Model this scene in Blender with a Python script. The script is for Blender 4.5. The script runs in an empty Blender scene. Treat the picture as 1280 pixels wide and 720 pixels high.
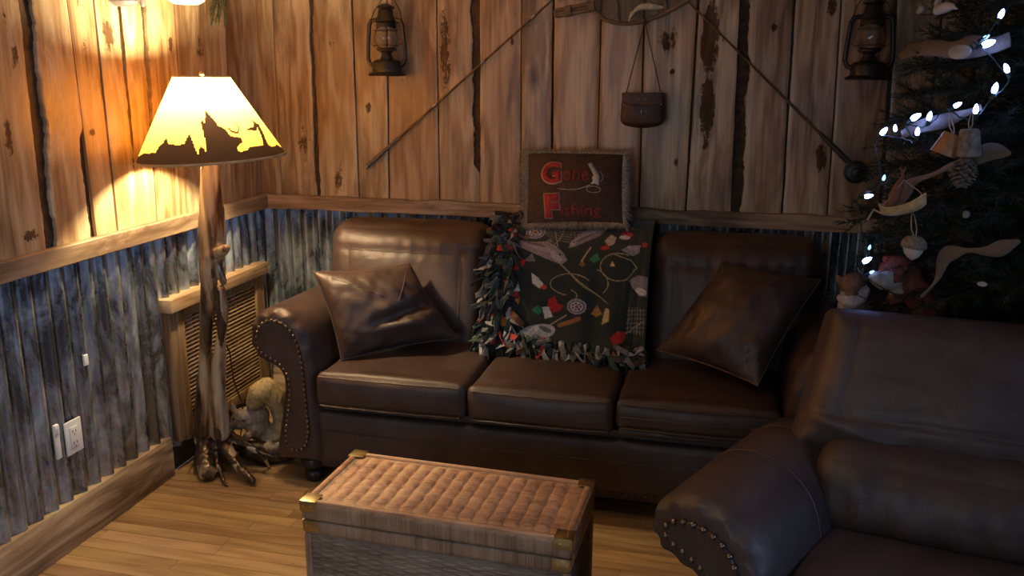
import bpy, bmesh, math, random
from mathutils import Vector, Matrix, Euler, noise
RN = random.Random(11)
PI = math.pi
SC = bpy.context.scene
COL = SC.collection
V3 = Vector
def clamp(x, a=0.0, b=1.0): return a if x < a else b if x > b else x
def sstep(a, b, x):
    t = clamp((x - a) / (b - a)); return t * t * (3 - 2 * t)
def lerp(a, b, t): return a + (b - a) * t
def nz(x, y=0.0, z=0.0): return noise.noise(Vector((x, y, z)))
def rad(d): return math.radians(d)

# ------------------------------------------------------------------ camera
F_PX, YAW, PITCH, ROLL = 1075.765, 0.227111676, 0.239548177, 0.005785954
CAM = V3((2.04854, -3.654774, 1.55))
_f = V3((-math.sin(YAW) * math.cos(PITCH), math.cos(YAW) * math.cos(PITCH), -math.sin(PITCH)))
_r = V3((math.cos(YAW), math.sin(YAW), 0)); _u = _r.cross(_f)
cr, sr = math.cos(ROLL), math.sin(ROLL)
RIGHT = cr * _r + sr * _u; UP = -sr * _r + cr * _u; FWD = _f
def on(px, py, axis, val):
    """the point of the plane coordinate[axis] = val that the photograph shows at pixel (px, py)"""
    d = RIGHT * ((px - 640) / F_PX) + UP * (-(py - 360) / F_PX) + FWD
    return CAM + d * ((val - CAM[axis]) / d[axis])
def onX(px, py, x): return on(px, py, 0, x)
def onY(px, py, y): return on(px, py, 1, y)
def onZ(px, py, z): return on(px, py, 2, z)
cd = bpy.data.cameras.new('camera'); cam = bpy.data.objects.new('camera', cd); COL.objects.link(cam)
cd.sensor_width = 36; cd.lens = F_PX / 1280 * 36; cd.clip_start = 0.05
M = Matrix((RIGHT, UP, -FWD)).transposed().to_4x4(); M.translation = CAM
cam.matrix_world = M
SC.camera = cam

# ------------------------------------------------------------------ mesh builder
ORG = {}
class MB:
    def __init__(s): s.v = []; s.f = []; s.m = []; s.attr = {}
    def add(s, vs, fs, mi=0, mat=None):
        b = len(s.v)
        s.v += [tuple(mat @ V3(v)) if mat is not None else tuple(v) for v in vs]
        s.f += [tuple(i + b for i in f) for f in fs]
        s.m += [mi] * len(fs) if isinstance(mi, int) else list(mi)
        return b
    def box(s, c, size, mi=0, rot=None, bev=0.0):
        x, y, z = (size[0] / 2, size[1] / 2, size[2] / 2)
        M = Matrix.Translation(V3(c)) @ (rot.to_matrix().to_4x4() if rot is not None else Matrix())
        if bev <= 0:
            vs = [(i * x, j * y, k * z) for i in (-1, 1) for j in (-1, 1) for k in (-1, 1)]
            s.add(vs, [(0, 1, 3, 2), (4, 6, 7, 5), (0, 4, 5, 1), (2, 3, 7, 6), (0, 2, 6, 4), (1, 5, 7, 3)], mi, M)
        else:
            bm = bmesh.new(); bmesh.ops.create_cube(bm, size=1, matrix=Matrix.Diagonal((2 * x, 2 * y, 2 * z, 1)))
            bmesh.ops.bevel(bm, geom=bm.edges[:], offset=bev, segments=2, affect='EDGES', profile=0.6)
            bm.verts.index_update()
            s.add([v.co[:] for v in bm.verts], [[v.index for v in f.verts] for f in bm.faces], mi, M); bm.free()
    def boxmap(s, n, fn, mi=0):
        nx, ny, nn = n; idx = {}; vs = []; fs = []
        def g(i, j, k):
            key = (i, j, k)
            if key not in idx:
                idx[key] = len(vs)
                vs.append(fn(math.sin((2 * i / nx - 1) * PI / 2 * .92) / math.sin(PI / 2 * .92),
                             math.sin((2 * j / ny - 1) * PI / 2 * .92) / math.sin(PI / 2 * .92),
                             math.sin((2 * k / nn - 1) * PI / 2 * .92) / math.sin(PI / 2 * .92)))
            return idx[key]
        for i in range(nx):
            for j in range(ny):
                fs.append((g(i, j, 0), g(i, j + 1, 0), g(i + 1, j + 1, 0), g(i + 1, j, 0)))
                fs.append((g(i, j, nn), g(i + 1, j, nn), g(i + 1, j + 1, nn), g(i, j + 1, nn)))
        for i in range(nx):
            for k in range(nn):
                fs.append((g(i, 0, k), g(i + 1, 0, k), g(i + 1, 0, k + 1), g(i, 0, k + 1)))
                fs.append((g(i, ny, k), g(i, ny, k + 1), g(i + 1, ny, k + 1), g(i + 1, ny, k)))
        for j in range(ny):
            for k in range(nn):
                fs.append((g(0, j, k), g(0, j, k + 1), g(0, j + 1, k + 1), g(0, j + 1, k)))
                fs.append((g(nx, j, k), g(nx, j + 1, k), g(nx, j + 1, k + 1), g(nx, j, k + 1)))
        s.add(vs, fs, mi)
    def tube(s, pts, r, seg=8, mi=0, caps=True, closed=False, flat=1.0):
        pts = [V3(p) for p in pts]; n = len(pts)
        rf = r if callable(r) else (lambda t: r)
        t0 = (pts[1] - pts[0]).normalized()
        nrm = t0.orthogonal().normalized(); vs = []
        prev = t0
        for i, p in enumerate(pts):
            if closed: t = (pts[(i + 1) % n] - pts[i - 1])
            else: t = pts[min(i + 1, n - 1)] - pts[max(i - 1, 0)]
            if t.length < 1e-9: t = prev.copy()
            t.normalize()
            q = prev.rotation_difference(t); nrm = (q @ nrm); nrm = (nrm - t * nrm.dot(t)).normalized(); prev = t
            b = t.cross(nrm); rr = rf(i / max(1, n - 1))
            for k in range(seg):
                a = 2 * PI * k / seg
                vs.append(p + nrm * (math.cos(a) * rr) + b * (math.sin(a) * rr * flat))
        fs = []
        for i in range(n if closed else n - 1):
            for k in range(seg):
                a = i * seg + k; b = i * seg + (k + 1) % seg; j = ((i + 1) % n) * seg
                fs.append((a, b, j + (k + 1) % seg, j + k))
        if caps and not closed:
            fs.append(tuple(reversed(range(seg)))); fs.append(tuple(range((n - 1) * seg, n * seg)))
        s.add(vs, fs, mi)
    def lathe(s, prof, seg=24, mat=None, mi=0, closed=False):
        vs = []; fs = []; n = len(prof)
        for (r, z) in prof:
            for k in range(seg):
                a = 2 * PI * k / seg; vs.append((r * math.cos(a), r * math.sin(a), z))
        for i in range(n if closed else n - 1):
            for k in range(seg):
                j = ((i + 1) % n) * seg
                fs.append((i * seg + k, i * seg + (k + 1) % seg, j + (k + 1) % seg, j + k))
        if not closed:
            if prof[0][0] > 1e-5: fs.append(tuple(reversed(range(seg))))
            if prof[-1][0] > 1e-5: fs.append(tuple(range((n - 1) * seg, n * seg)))
        s.add(vs, fs, mi, mat)
    def sphere(s, c, r, seg=12, rings=8, mi=0, rot=None):
        r = (r, r, r) if isinstance(r, (int, float)) else r
        M = Matrix.Translation(V3(c)) @ (rot.to_matrix().to_4x4() if rot is not None else Matrix()) @ Matrix.Diagonal((*r, 1))
        prof = [(math.sin(PI * i / rings), -math.cos(PI * i / rings)) for i in range(rings + 1)]
        prof[0] = (1e-4, -1); prof[-1] = (1e-4, 1)
        s.lathe(prof, seg, M, mi)
    def grid(s, fn, nu, nv, mi=0, thick=None):
        vs = [fn(i / nu, j / nv) for i in range(nu + 1) for j in range(nv + 1)]
        w = nv + 1
        fs = [(i * w + j, (i + 1) * w + j, (i + 1) * w + j + 1, i * w + j + 1) for i in range(nu) for j in range(nv)]
        if callable(mi): ms = [mi((i + .5) / nu, (j + .5) / nv) for i in range(nu) for j in range(nv)]
        else: ms = mi
        return s.add(vs, fs, ms)
    def sweep(s, prof, frames, mi=0, cap0=True, cap1=True):
        """prof: 2-D outline; frames: (origin, xdir, zdir, inset)"""
        n = len(prof); vs = []
        nm = []
        for i in range(n):
            a = V3(prof[i - 1]); b = V3(prof[(i + 1) % n]); t = (b - a).normalized(); nm.append((t[1], -t[0]))
        area = sum(prof[i][0] * prof[(i + 1) % n][1] - prof[(i + 1) % n][0] * prof[i][1] for i in range(n))
        sg = 1 if area > 0 else -1
        for (o, xd, zd, ins) in frames:
            for i in range(n):
                q_ = ins[i] if isinstance(ins, list) else ins; x = prof[i][0] - nm[i][0] * q_ * sg; z = prof[i][1] - nm[i][1] * q_ * sg
                vs.append(V3(o) + V3(xd) * x + V3(zd) * z)
        fs = []
        for k in range(len(frames) - 1):
            for i in range(n):
                j = (i + 1) % n; fs.append((k * n + i, k * n + j, (k + 1) * n + j, (k + 1) * n + i))
        if cap0: fs.append(tuple(range(n)))
        if cap1: fs.append(tuple(reversed(range((len(frames) - 1) * n, len(frames) * n))))
        s.add(vs, fs, mi)
    def build(s, name, mats, parent=None, origin=None, sharp=40, solid=0.0, fix=True):
        me = bpy.data.meshes.new(name)
        po = ORG.get(parent, V3((0, 0, 0))) if parent else V3((0, 0, 0))
        o3 = V3(origin) if origin is not None else po
        me.from_pydata([(v[0] - o3[0], v[1] - o3[1], v[2] - o3[2]) for v in s.v], [], s.f)
        mats = mats if isinstance(mats, (list, tuple)) else [mats]
        for m in mats: me.materials.append(m)
        me.polygons.foreach_set('material_index', s.m)
        for an, (ty, data) in s.attr.items():
            a = me.attributes.new(an, ty, 'POINT')
            a.data.foreach_set({'FLOAT': 'value', 'FLOAT_VECTOR': 'vector', 'FLOAT_COLOR': 'color'}[ty], data)
        if fix:
            bm = bmesh.new(); bm.from_mesh(me); bmesh.ops.recalc_face_normals(bm, faces=bm.faces[:]); bm.to_mesh(me); bm.free()
        me.polygons.foreach_set('use_smooth', [True] * len(me.polygons))
        if sharp < 180: me.set_sharp_from_angle(angle=rad(sharp))
        ob = bpy.data.objects.new(name, me); COL.objects.link(ob)
        if parent: ob.parent = parent
        ob.location = o3 - po; ORG[ob] = o3
        if solid:
            md = ob.modifiers.new('solid', 'SOLIDIFY'); md.thickness = solid; md.offset = 0
        me.update()
        return ob
def tag(o, label=None, cat=None, group=None, kind=None):
    if label: o['label'] = label
    if cat: o['category'] = cat
    if group: o['group'] = group
    if kind: o['kind'] = kind
    return o
def empty(name, loc, label=None, cat=None, group=None, kind=None):
    o = bpy.data.objects.new(name, None); COL.objects.link(o); o.location = loc; o.empty_display_size = .1
    ORG[o] = V3(loc); return tag(o, label, cat, group, kind)
def copy_tree(o, parent=None):
    c = o.copy(); COL.objects.link(c)
    if parent: c.parent = parent
    for ch in list(o.children): copy_tree(ch, c)
    return c
def blob(name, parts, mats, parent=None, origin=None, voxel=.006, smooth=4, colour=None, disp=None):
    """parts: ellipsoids (centre, radii[, euler]) or chains ([points], [radii]) merged into one continuous skin"""
    mb = MB()
    for p in parts:
        if isinstance(p[0], list):
            pts = [V3(q) for q in p[0]]; rs = p[1]
            for i in range(len(pts) - 1):
                L = (pts[i + 1] - pts[i]).length; k = max(2, int(L / (min(rs[i], rs[i + 1]) * .35)))
                for q in range(k + (i == len(pts) - 2)):
                    t = q / k; mb.sphere(pts[i].lerp(pts[i + 1], t), lerp(rs[i], rs[i + 1], t), 10, 7)
        else: mb.sphere(p[0], p[1], 18, 12, 0, p[2] if len(p) > 2 else None)
    t = mb.build('tmp', mats, None, (0, 0, 0), fix=False)
    md = t.modifiers.new('r', 'REMESH'); md.mode = 'VOXEL'; md.voxel_size = voxel
    if smooth:
        ms = t.modifiers.new('s', 'SMOOTH'); ms.iterations = smooth; ms.factor = .5
    dg = bpy.context.evaluated_depsgraph_get()
    me = bpy.data.meshes.new_from_object(t.evaluated_get(dg)); bpy.data.objects.remove(t)
    r = MB(); r.v = [tuple(v.co) for v in me.vertices]; r.f = [tuple(p.vertices) for p in me.polygons]
    if disp:
        nn = [v.normal.copy() for v in me.vertices]; r.v = [tuple(V3(v) + nn[i] * disp(V3(v))) for i, v in enumerate(r.v)]
    r.m = [0] * len(r.f)
    if colour:
        r.m = [colour(V3(p.center)) for p in me.polygons]
    bpy.data.meshes.remove(me)
    return r.build(name, mats, parent, origin, sharp=180, fix=False)

# ------------------------------------------------------------------ materials
class NT:
    def __init__(s, name):
        s.mat = bpy.data.materials.new(name); s.mat.use_nodes = True
        s.nt = s.mat.node_tree; s.nt.nodes.clear()
        s.out = s.nt.nodes.new('ShaderNodeOutputMaterial')
        s.b = s.n('ShaderNodeBsdfPrincipled'); s.nt.links.new(s.b.outputs[0], s.out.inputs[0])
    def n(s, t, ins=None, **pr):
        nd = s.nt.nodes.new(t)
        for k, v in pr.items(): setattr(nd, k, v)
        for k, v in (ins or {}).items(): s.set(nd, k, v)
        return nd
    def set(s, nd, k, v):
        i = nd.inputs[k]
        if isinstance(v, bpy.types.NodeSocket): s.nt.links.new(v, i)
        elif isinstance(v, bpy.types.Node): s.nt.links.new(v.outputs[0], i)
        else:
            if isinstance(v, (tuple, list)) and len(v) == 3 and i.type == 'RGBA': v = (*v, 1)
            i.default_value = v
    def p(s, **k):
        for a, v in k.items():
            s.set(s.b, {'col': 'Base Color', 'rough': 'Roughness', 'metal': 'Metallic', 'normal': 'Normal', 'coat': 'Coat Weight', 'coatr': 'Coat Roughness',
                        'spec': 'Specular IOR Level', 'emit': 'Emission Color', 'estr': 'Emission Strength', 'trans': 'Transmission Weight', 'sheen': 'Sheen Weight', 'alpha': 'Alpha', 'ior': 'IOR'}[a], v)
        return s.mat
    def math(s, op, a, b=0.0, c=None, cl=False):
        nd = s.n('ShaderNodeMath', operation=op, use_clamp=cl); s.set(nd, 0, a); s.set(nd, 1, b)
        if c is not None: s.set(nd, 2, c)
        return nd.outputs[0]
    def vmul(s, v, sc):
        nd = s.n('ShaderNodeVectorMath', operation='MULTIPLY'); s.set(nd, 0, v); s.set(nd, 1, sc); return nd.outputs[0]
    def vadd(s, v, sc):
        nd = s.n('ShaderNodeVectorMath', operation='ADD'); s.set(nd, 0, v); s.set(nd, 1, sc); return nd.outputs[0]
    def noise(s, v, scale=1.0, detail=3.0, rough=.55, dist=0.0):
        return s.n('ShaderNodeTexNoise', {'Vector': v, 'Scale': scale, 'Detail': detail, 'Roughness': rough, 'Distortion': dist}).outputs[0]
    def ramp(s, fac, stops, interp='LINEAR'):
        nd = s.n('ShaderNodeValToRGB', {'Fac': fac}); cr = nd.color_ramp; cr.interpolation = interp
        while len(cr.elements) < len(stops): cr.elements.new(.5)
        for e, (p, c) in zip(cr.elements, stops):
            e.position = p; e.color = (c, c, c, 1) if isinstance(c, (int, float)) else (*c, 1)
        return nd.outputs[0]
    def mix(s, fac, a, b, mode='MIX'):
        nd = s.n('ShaderNodeMix', data_type='RGBA', blend_type=mode)
        s.set(nd, 0, fac); s.set(nd, 6, a); s.set(nd, 7, b); return nd.outputs[2]
    def bump(s, h, dist, strength=1.0, prev=None):
        ins = {'Height': h, 'Distance': dist, 'Strength': strength}
        if prev is not None: ins['Normal'] = prev
        return s.n('ShaderNodeBump', ins).outputs[0]
    def obj(s): return s.n('ShaderNodeTexCoord').outputs['Object']
    def att(s, name): return s.n('ShaderNodeAttribute', attribute_name=name)

def wood_mat(name, dark, mid, light, src='obj', axis='z', rough=.45, coat=0.0, coatr=.2, knots=True, stain=.5, fine=1.0, tone=False, bump=.0006, spec=.4):
    t = NT(name)
    if src == 'guv': v = t.att('guv').outputs['Vector']
    else:
        v = t.obj()
        if axis != 'z':
            sep = t.n('ShaderNodeSeparateXYZ', {0: v}); c = t.n('ShaderNodeCombineXYZ')
            o = {'x': (2, 1, 0), 'y': (0, 2, 1)}[axis]
            for k in range(3): t.set(c, k, sep.outputs[o[k]])
            v = c.outputs[0]
    fib = t.noise(t.vmul(v, (110 * fine, 110 * fine, 3.0 * fine)), 1, 4, .6)
    wob = t.noise(t.vmul(v, (6 * fine, 6 * fine, .9 * fine)), 1, 3, .5)
    ringc = t.math('MULTIPLY', t.math('SINE', t.math('MULTIPLY', wob, 46.0)), .5)
    ringc = t.math('ADD', ringc, .5)
    g = t.math('ADD', t.math('MULTIPLY', fib, .6), t.math('MULTIPLY', ringc, .28))
    broad = t.noise(t.vmul(v, (3.2 * fine, 3.2 * fine, .5 * fine)), 1, 3, .6)
    g = t.math('ADD', g, t.math('MULTIPLY', t.math('SUBTRACT', broad, .5), .9))
    col = t.ramp(g, [(.16, dark), (.42, mid), (.68, light)])
    if stain:
        st = t.noise(t.vadd(t.vmul(v, (9, 9, 2.2)), (3.1, 0, 7.7)), 1, 6, .72, .6)
        big = t.noise(t.vadd(t.vmul(v, (3, 3, 1.1)), (9.1, 4, 1.7)), 1, 2, .5)
        sm = t.ramp(t.math('ADD', t.math('MULTIPLY', st, .55), t.math('MULTIPLY', big, .45)), [(.51, 0.0), (.60, 1.0)])
        col = t.mix(t.math('MULTIPLY', sm, stain), col, (dark[0] * .55, dark[1] * .5, dark[2] * .5))
    if knots:
        kv = t.vadd(t.vmul(v, (4.5 * fine, 4.5 * fine, 1.7 * fine)), t.vmul(t.n('ShaderNodeTexNoise', {'Vector': t.vmul(v, (30, 30, 12)), 'Scale': 1.0, 'Detail': 3.0}).outputs[1], (.16, .16, .16)))
        vo = t.n('ShaderNodeTexVoronoi', {'Vector': kv, 'Scale': 1.0})
        kn = t.ramp(vo.outputs['Distance'], [(.04, 1.0), (.15, .0)])
        sep = t.n('ShaderNodeSeparateColor', {0: vo.outputs['Color']})
        kn = t.math('MULTIPLY', kn, t.math('GREATER_THAN', sep.outputs[0], .62))
        col = t.mix(kn, col, (dark[0] * .3, dark[1] * .25, dark[2] * .25))
    if tone:
        col = t.mix(1.0, col, t.att('bcol').outputs['Color'], 'MULTIPLY')
        sn = t.noise(t.vmul(v, (75, 75, 16)), 1, 6, .75, .5); sn = t.math('ADD', t.math('MULTIPLY', sn, .55), t.math('MULTIPLY', t.noise(t.vmul(v, (18, 18, 30)), 1, 5, .7), .45))
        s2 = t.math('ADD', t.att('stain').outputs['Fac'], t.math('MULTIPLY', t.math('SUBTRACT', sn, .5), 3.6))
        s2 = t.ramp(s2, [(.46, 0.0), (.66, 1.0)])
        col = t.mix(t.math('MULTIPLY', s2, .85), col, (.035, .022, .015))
    rg = t.math('ADD', rough, t.math('MULTIPLY', t.math('SUBTRACT', fib, .5), .25))
    if tone:
        rg = t.math('ADD', rg, t.math('MULTIPLY', s2, .4), cl=True); coat = t.math('MULTIPLY', t.math('SUBTRACT', 1.0, s2), coat); spec = t.math('MULTIPLY', t.math('SUBTRACT', 1.05, s2), spec)
    t.p(col=col, rough=rg, spec=spec, coat=coat, coatr=coatr)
    if bump: t.p(normal=t.bump(g, bump, .8))
    return t.mat
def plain(name, col, rough=.5, metal=0.0, var=0.12, vscale=20, bump=0.0, bscale=80, **k):
    t = NT(name); v = t.obj()
    nn = t.noise(v, vscale, 4, .6)
    c2 = tuple(max(0, c * (1 - var * 2)) for c in col); c3 = tuple(min(1, c * (1 + var * 2)) for c in col)
    t.p(col=t.ramp(nn, [(.3, c2), (.7, c3)]), rough=rough, metal=metal, **k)
    if bump: t.p(normal=t.bump(t.noise(v, bscale, 4, .6), bump, 1.0))
    return t.mat
def leather_mat(name, col, col2, rough=.40):
    t = NT(name); v = t.obj()
    mott = t.noise(v, 5.5, 5, .62); fine = t.noise(v, 60, 3, .6)
    c = t.ramp(t.math('ADD', t.math('MULTIPLY', mott, .8), t.math('MULTIPLY', fine, .2)), [(.33, col), (.68, col2)])
    vor = t.n('ShaderNodeTexVoronoi', {'Vector': v, 'Scale': 260.0}, feature='DISTANCE_TO_EDGE').outputs['Distance']
    pores = t.ramp(vor, [(0.0, 0.0), (.12, 1.0)])
    wr = t.noise(v, 16, 6, .62, 1.2)
    b = t.bump(pores, .0004, .4); b = t.bump(wr, .005, .45, b)
    t.p(col=c, rough=t.math('ADD', rough - .1, t.math('MULTIPLY', mott, .22)), spec=.5, normal=b)
    return t.mat

m_board = wood_mat('weathered_board_wood', (.20, .118, .060), (.47, .325, .180), (.67, .535, .345), src='guv', rough=.42, coat=.22, coatr=.22, tone=True, stain=.55, bump=.0008)
m_bark = plain('dark_bark', (.045, .03, .02), .9, 0, .3, 40, .004, 60)
m_rail = wood_mat('rough_rail_wood', (.11, .07, .04), (.32, .215, .125), (.50, .37, .24), axis='x', rough=.6, stain=.7)
m_rail_y = wood_mat('rough_rail_wood_side', (.13, .085, .05), (.33, .225, .13), (.48, .36, .23), axis='y', rough=.6, stain=.7)
m_floor = wood_mat('oak_floor', (.22, .13, .058), (.335, .21, .10), (.43, .285, .15), src='guv', rough=.33, coat=.2, coatr=.25, knots=False, stain=.12, tone=True, bump=.0002)
m_ceil = wood_mat('ceiling_wood', (.25, .14, .06), (.45, .28, .13), (.6, .42, .22), axis='y', rough=.6, stain=.3)
m_leather = leather_mat('brown_leather', (.031, .0185, .0155), (.076, .046, .038))
m_leather2 = leather_mat('recliner_leather', (.045, .029, .026), (.100, .066, .057), .40)
m_seam = plain('leather_seam', (.12, .075, .058), .6)
m_nail = plain('antique_nailhead', (.20, .14, .09), .35, .9)
m_darkwood = plain('dark_stained_wood', (.018, .011, .008), .35)
m_brass = plain('brass', (.46, .36, .17), .32, 1.0, .1)
m_black = plain('black_painted_metal', (.022, .021, .02), .42, .3, .25)
m_rust = plain('dark_rusty_metal', (.045, .03, .022), .5, .4, .3)
m_white = plain('white_plastic', (.75, .77, .78), .4, 0, .03)
m_slot = plain('dark_slot', (.03, .03, .03), .6)

def galv():
    t = NT('galvanised_steel'); v = t.obj()
    st = t.noise(t.vmul(v, (26, 26, 2.4)), 1, 6, .65)
    bl = t.noise(t.vmul(v, (9, 9, 3.4)), 1, 6, .75, .6)
    sp = t.n('ShaderNodeTexVoronoi', {'Vector': v, 'Scale': 70.0}).outputs['Color']
    k = t.ramp(t.math('ADD', t.math('MULTIPLY', st, .3), t.math('MULTIPLY', bl, .7)), [(.44, 0.0), (.66, 1.0)])
    c = t.mix(k, (.17, .195, .22), (.56, .62, .66))
    c = t.mix(.12, c, sp, 'OVERLAY')
    t.p(col=c, metal=t.math('SUBTRACT', .88, t.math('MULTIPLY', k, .38)), rough=t.math('ADD', .26, t.math('MULTIPLY', k, .28)))
    t.p(normal=t.bump(bl, .001, .4))
    return t.mat
m_galv = galv()
BULB, WORLD, WIN, FRONT_FILL, CEIL, EXPO = 1700.0, .3, 36.0, 20.0, 23.0, 0.15
# ------------------------------------------------------------------ the room
RW, RD, RH = 4.2, -5.2, 2.44
ZR0, ZR1 = .957, 1.02
def wall_boards(name, across, depth_axis, bounds, tones, stains, lo, hi, parent):
    """live-edge boards; bounds: (a_bottom, a_top, wane_left, wane_right, z_from, z_to, raggedness)"""
    mb = MB(); guv = []; bc = []; stn = []
    ZB, ZT = 1.0, 1.83
    def edge(b, z): return lerp(b[0], b[1], (z - ZB) / (ZT - ZB))
    def wane(b, side, z, k):
        w = b[2] if side == 'l' else b[3]
        m = sstep(b[4] - .03, b[4] + .03, z) * (1 - sstep(b[5] - .03, b[5] + .03, z))
        n = nz(z * 9, k * 7.3) * .9 + nz(z * 37, k * 3.1 + 5) * .5 + nz(z * 110, k * 3.1 + 9) * .3
        return w * m * (1 + .35 * n) + b[6] * (.5 + n) * (.3 + m) + .0012 * nz(z * 4, k * 2.2)
    for i in range(len(bounds) - 1):
        A, B = bounds[i], bounds[i + 1]; tone = tones[i % len(tones)]
        rid = RN.random() * 40; dep = .017 + RN.random() * .006; cup = (RN.random() - .5) * .004
        wid = B[0] - A[0]; nu = max(6, int(wid / .008)); zs0, zs1 = ZR0 + .01, RH
        nv = 150; base = len(mb.v); vs = []; fs = []
        for j in range(nv + 1):
            z = lerp(zs0, zs1, j / nv)
            l = edge(A, z) + .0018 + max(0, wane(A, 'r', z, i)); r = edge(B, z) - .0018 - max(0, wane(B, 'l', z, i + 50))
            for q in range(-1, nu + 2):
                a = lerp(l, r, clamp(q / nu)); e = min(max(q, 0), nu) / nu * 2 - 1
                d = dep + cup * (1 - e * e) - (.0022 if q in (0, nu) else 0)
                if q in (-1, nu + 1): d = .002
                vs.append((a, -d, z) if depth_axis == 'y' else (d, a, z))
                guv += [a - edge(A, z) + rid * 3.7, rid * 5.1, z + rid * 2.3]; bc += [*tone, 1]
                s = 0
                for (sa, sz, ra, rz, st) in stains:
                    dd = ((a - sa) / ra) ** 2 + ((z - sz) / rz) ** 2
                    if dd < 1.6: s = max(s, st * (1.3 - dd))
                stn.append(s)
        w = nu + 3
        for j in range(nv):
            for q in range(w - 1): fs.append((j * w + q, j * w + q + 1, (j + 1) * w + q + 1, (j + 1) * w + q))
        mb.add(vs, fs, 0)
    # bark backing seen in the gaps
    def bark(u, v):
        a = lerp(lo, hi, u); z = lerp(ZR0, RH, v); d = .006 + .003 * nz(a * 60, z * 30)
        return (a, -d, z) if depth_axis == 'y' else (d, a, z)
    nb = len(mb.v); mb.grid(bark, int((hi - lo) / .012), 120, 1)
    extra = len(mb.v) - nb; guv += [0, 0, 0] * extra; bc += [1, 1, 1, 1] * extra; stn += [0] * extra
    mb.attr = {'guv': ('FLOAT_VECTOR', guv), 'bcol': ('FLOAT_COLOR', bc), 'stain': ('FLOAT', stn)}
    return mb.build(name, [m_board, m_bark], parent, sharp=50)

def px_stains(L, axis, val):
    out = []
    for (px, py, rx, ry, st) in L:
        c = on(px, py, axis, val); c1 = on(px + rx, py, axis, val); c2 = on(px, py + ry, axis, val)
        out.append((c[1 - axis], c.z, max(.004, abs(c1[1 - axis] - c[1 - axis])), max(.004, abs(c2.z - c.z)), st))
    return out

wb = tag(empty('wall_back', (0, 0, 0)), kind='structure')
wl_ = tag(empty('wall_left', (0, 0, 0)), kind='structure')
def bnd(axis, val, t, b, wl=0, wr=0, z0=.9, z1=3, amp=0):
    T = on(t[0], t[1], axis, val); B = on(b[0], b[1], axis, val); k = 1 - axis
    s = (T[k] - B[k]) / (T.z - B.z)
    return (B[k] + s * (1.0 - B.z), B[k] + s * (1.83 - B.z), wl, wr, z0, z1, amp)
BY = -.02
bb = [(0.005, 0.005, 0, 0, 0, 3, 0)]
for a in [((340, 0), (352, 242)), ((388, 0), (398, 243), .006, .006, .9, 3, .004), ((440, 0), (449, 245), .002, 0), ((483, 0), (486, 247), .002, .002),
          ((545, 0), (549, 249), 0, .002), ((599, 0), (600, 251), .030, 0, 1.165, 3, .002), ((652, 0), (651, 252)), ((692, 0), (689, 255), .003, .002, .9, 3, .001),
          ((752, 0), (745, 256), .001, .001), ((806, 0), (799, 259), .002, .001), ((873, 0), (857, 262), .003, .003),
          ((926, 0), (915, 264), .002, .034, .9, 3, .002), ((993, 0), (977, 267), .001, .004, .9, 3, .001), ((1052, 0), (1034, 269), .001, .001), ((1120, 0), (1100, 272), .006, .006)]:
    bb.append(bnd(1, BY, *a))
x = bb[-1][0] + .14
while x < RW - .06: bb.append((x, x, .001, .002, 0, 3, .001)); x += RN.uniform(.11, .17)
bb.append((RW, RW, 0, 0, 0, 3, 0))
tb = [(.92, .92, .84), (1.02, 1.02, .94), (.92, .90, .80), (1.0, 1.0, .9), (.82, .70, .58), (.92, .86, .76), (1.0, .90, .76), (1.02, .96, .86), (1.02, .86, .68),  # first boards toned less orange to offset the lamp shade's glow
      (.82, .70, .60), (.98, .90, .80), (.96, .96, .98), (.72, .68, .66), (.92, .90, .88), (.62, .54, .50), (.78, .76, .76), (.7, .68, .68)]
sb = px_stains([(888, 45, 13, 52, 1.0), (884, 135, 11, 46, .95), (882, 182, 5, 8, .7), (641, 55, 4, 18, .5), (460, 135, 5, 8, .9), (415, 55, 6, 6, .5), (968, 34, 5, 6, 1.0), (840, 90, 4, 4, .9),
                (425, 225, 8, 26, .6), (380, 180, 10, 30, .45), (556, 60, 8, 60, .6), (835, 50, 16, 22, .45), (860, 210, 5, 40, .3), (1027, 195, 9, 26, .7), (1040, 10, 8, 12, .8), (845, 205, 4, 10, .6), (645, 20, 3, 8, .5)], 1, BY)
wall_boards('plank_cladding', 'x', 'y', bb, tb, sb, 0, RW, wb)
LX = .02
lb = []
y = -5.2
lb.append((y, y, 0, 0, 0, 3, 0)); y += .16
while y < -1.62: lb.append((y, y, .002, .002, 0, 3, .002)); y += RN.uniform(.13, .2)
for a in [((25, 0), (58, 307), .002, .044, .9, 3, .003), ((84, 0), (121, 292), .026, 0, .9, 1.36, .001), ((117, 0), (147, 286), .002, .002), ((150, 0), (176, 279), .012, .002, 1.3, 3, .003),
          ((178, 0), (197, 273), .002, .016, 1.2, 3, .004), ((218, 0), (236, 264), .003, 0), ((246, 0), (260, 258)), ((282, 0), (291, 250), .001, .001)]:
    lb.append(bnd(0, LX, *a))
lb.append((-.005, -.005, 0, 0, 0, 3, 0))
nl = len(lb)
tl = [(1.05, .98, .86)] * (nl - 10) + [(1.05, 1.02, .92), (1.28, 1.28, 1.2), (1.0, .95, .8), (1.2, 1.2, 1.05), (1.2, 1.18, 1.0), (1.2, 1.18, 1.0), (1.02, 1.0, .9), (1.05, 1.04, .95), (.95, .93, .85)]  # boards near the lamp brightened and made less orange to offset its glow
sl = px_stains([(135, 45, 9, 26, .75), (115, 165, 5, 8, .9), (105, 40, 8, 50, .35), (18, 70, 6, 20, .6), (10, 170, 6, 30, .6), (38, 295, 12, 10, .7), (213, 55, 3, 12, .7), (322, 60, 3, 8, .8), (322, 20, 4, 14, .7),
                (340, 215, 9, 16, .8), (165, 200, 5, 20, .4), (250, 60, 5, 22, .5), (5, 25, 5, 25, .5)], 0, LX)
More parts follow.
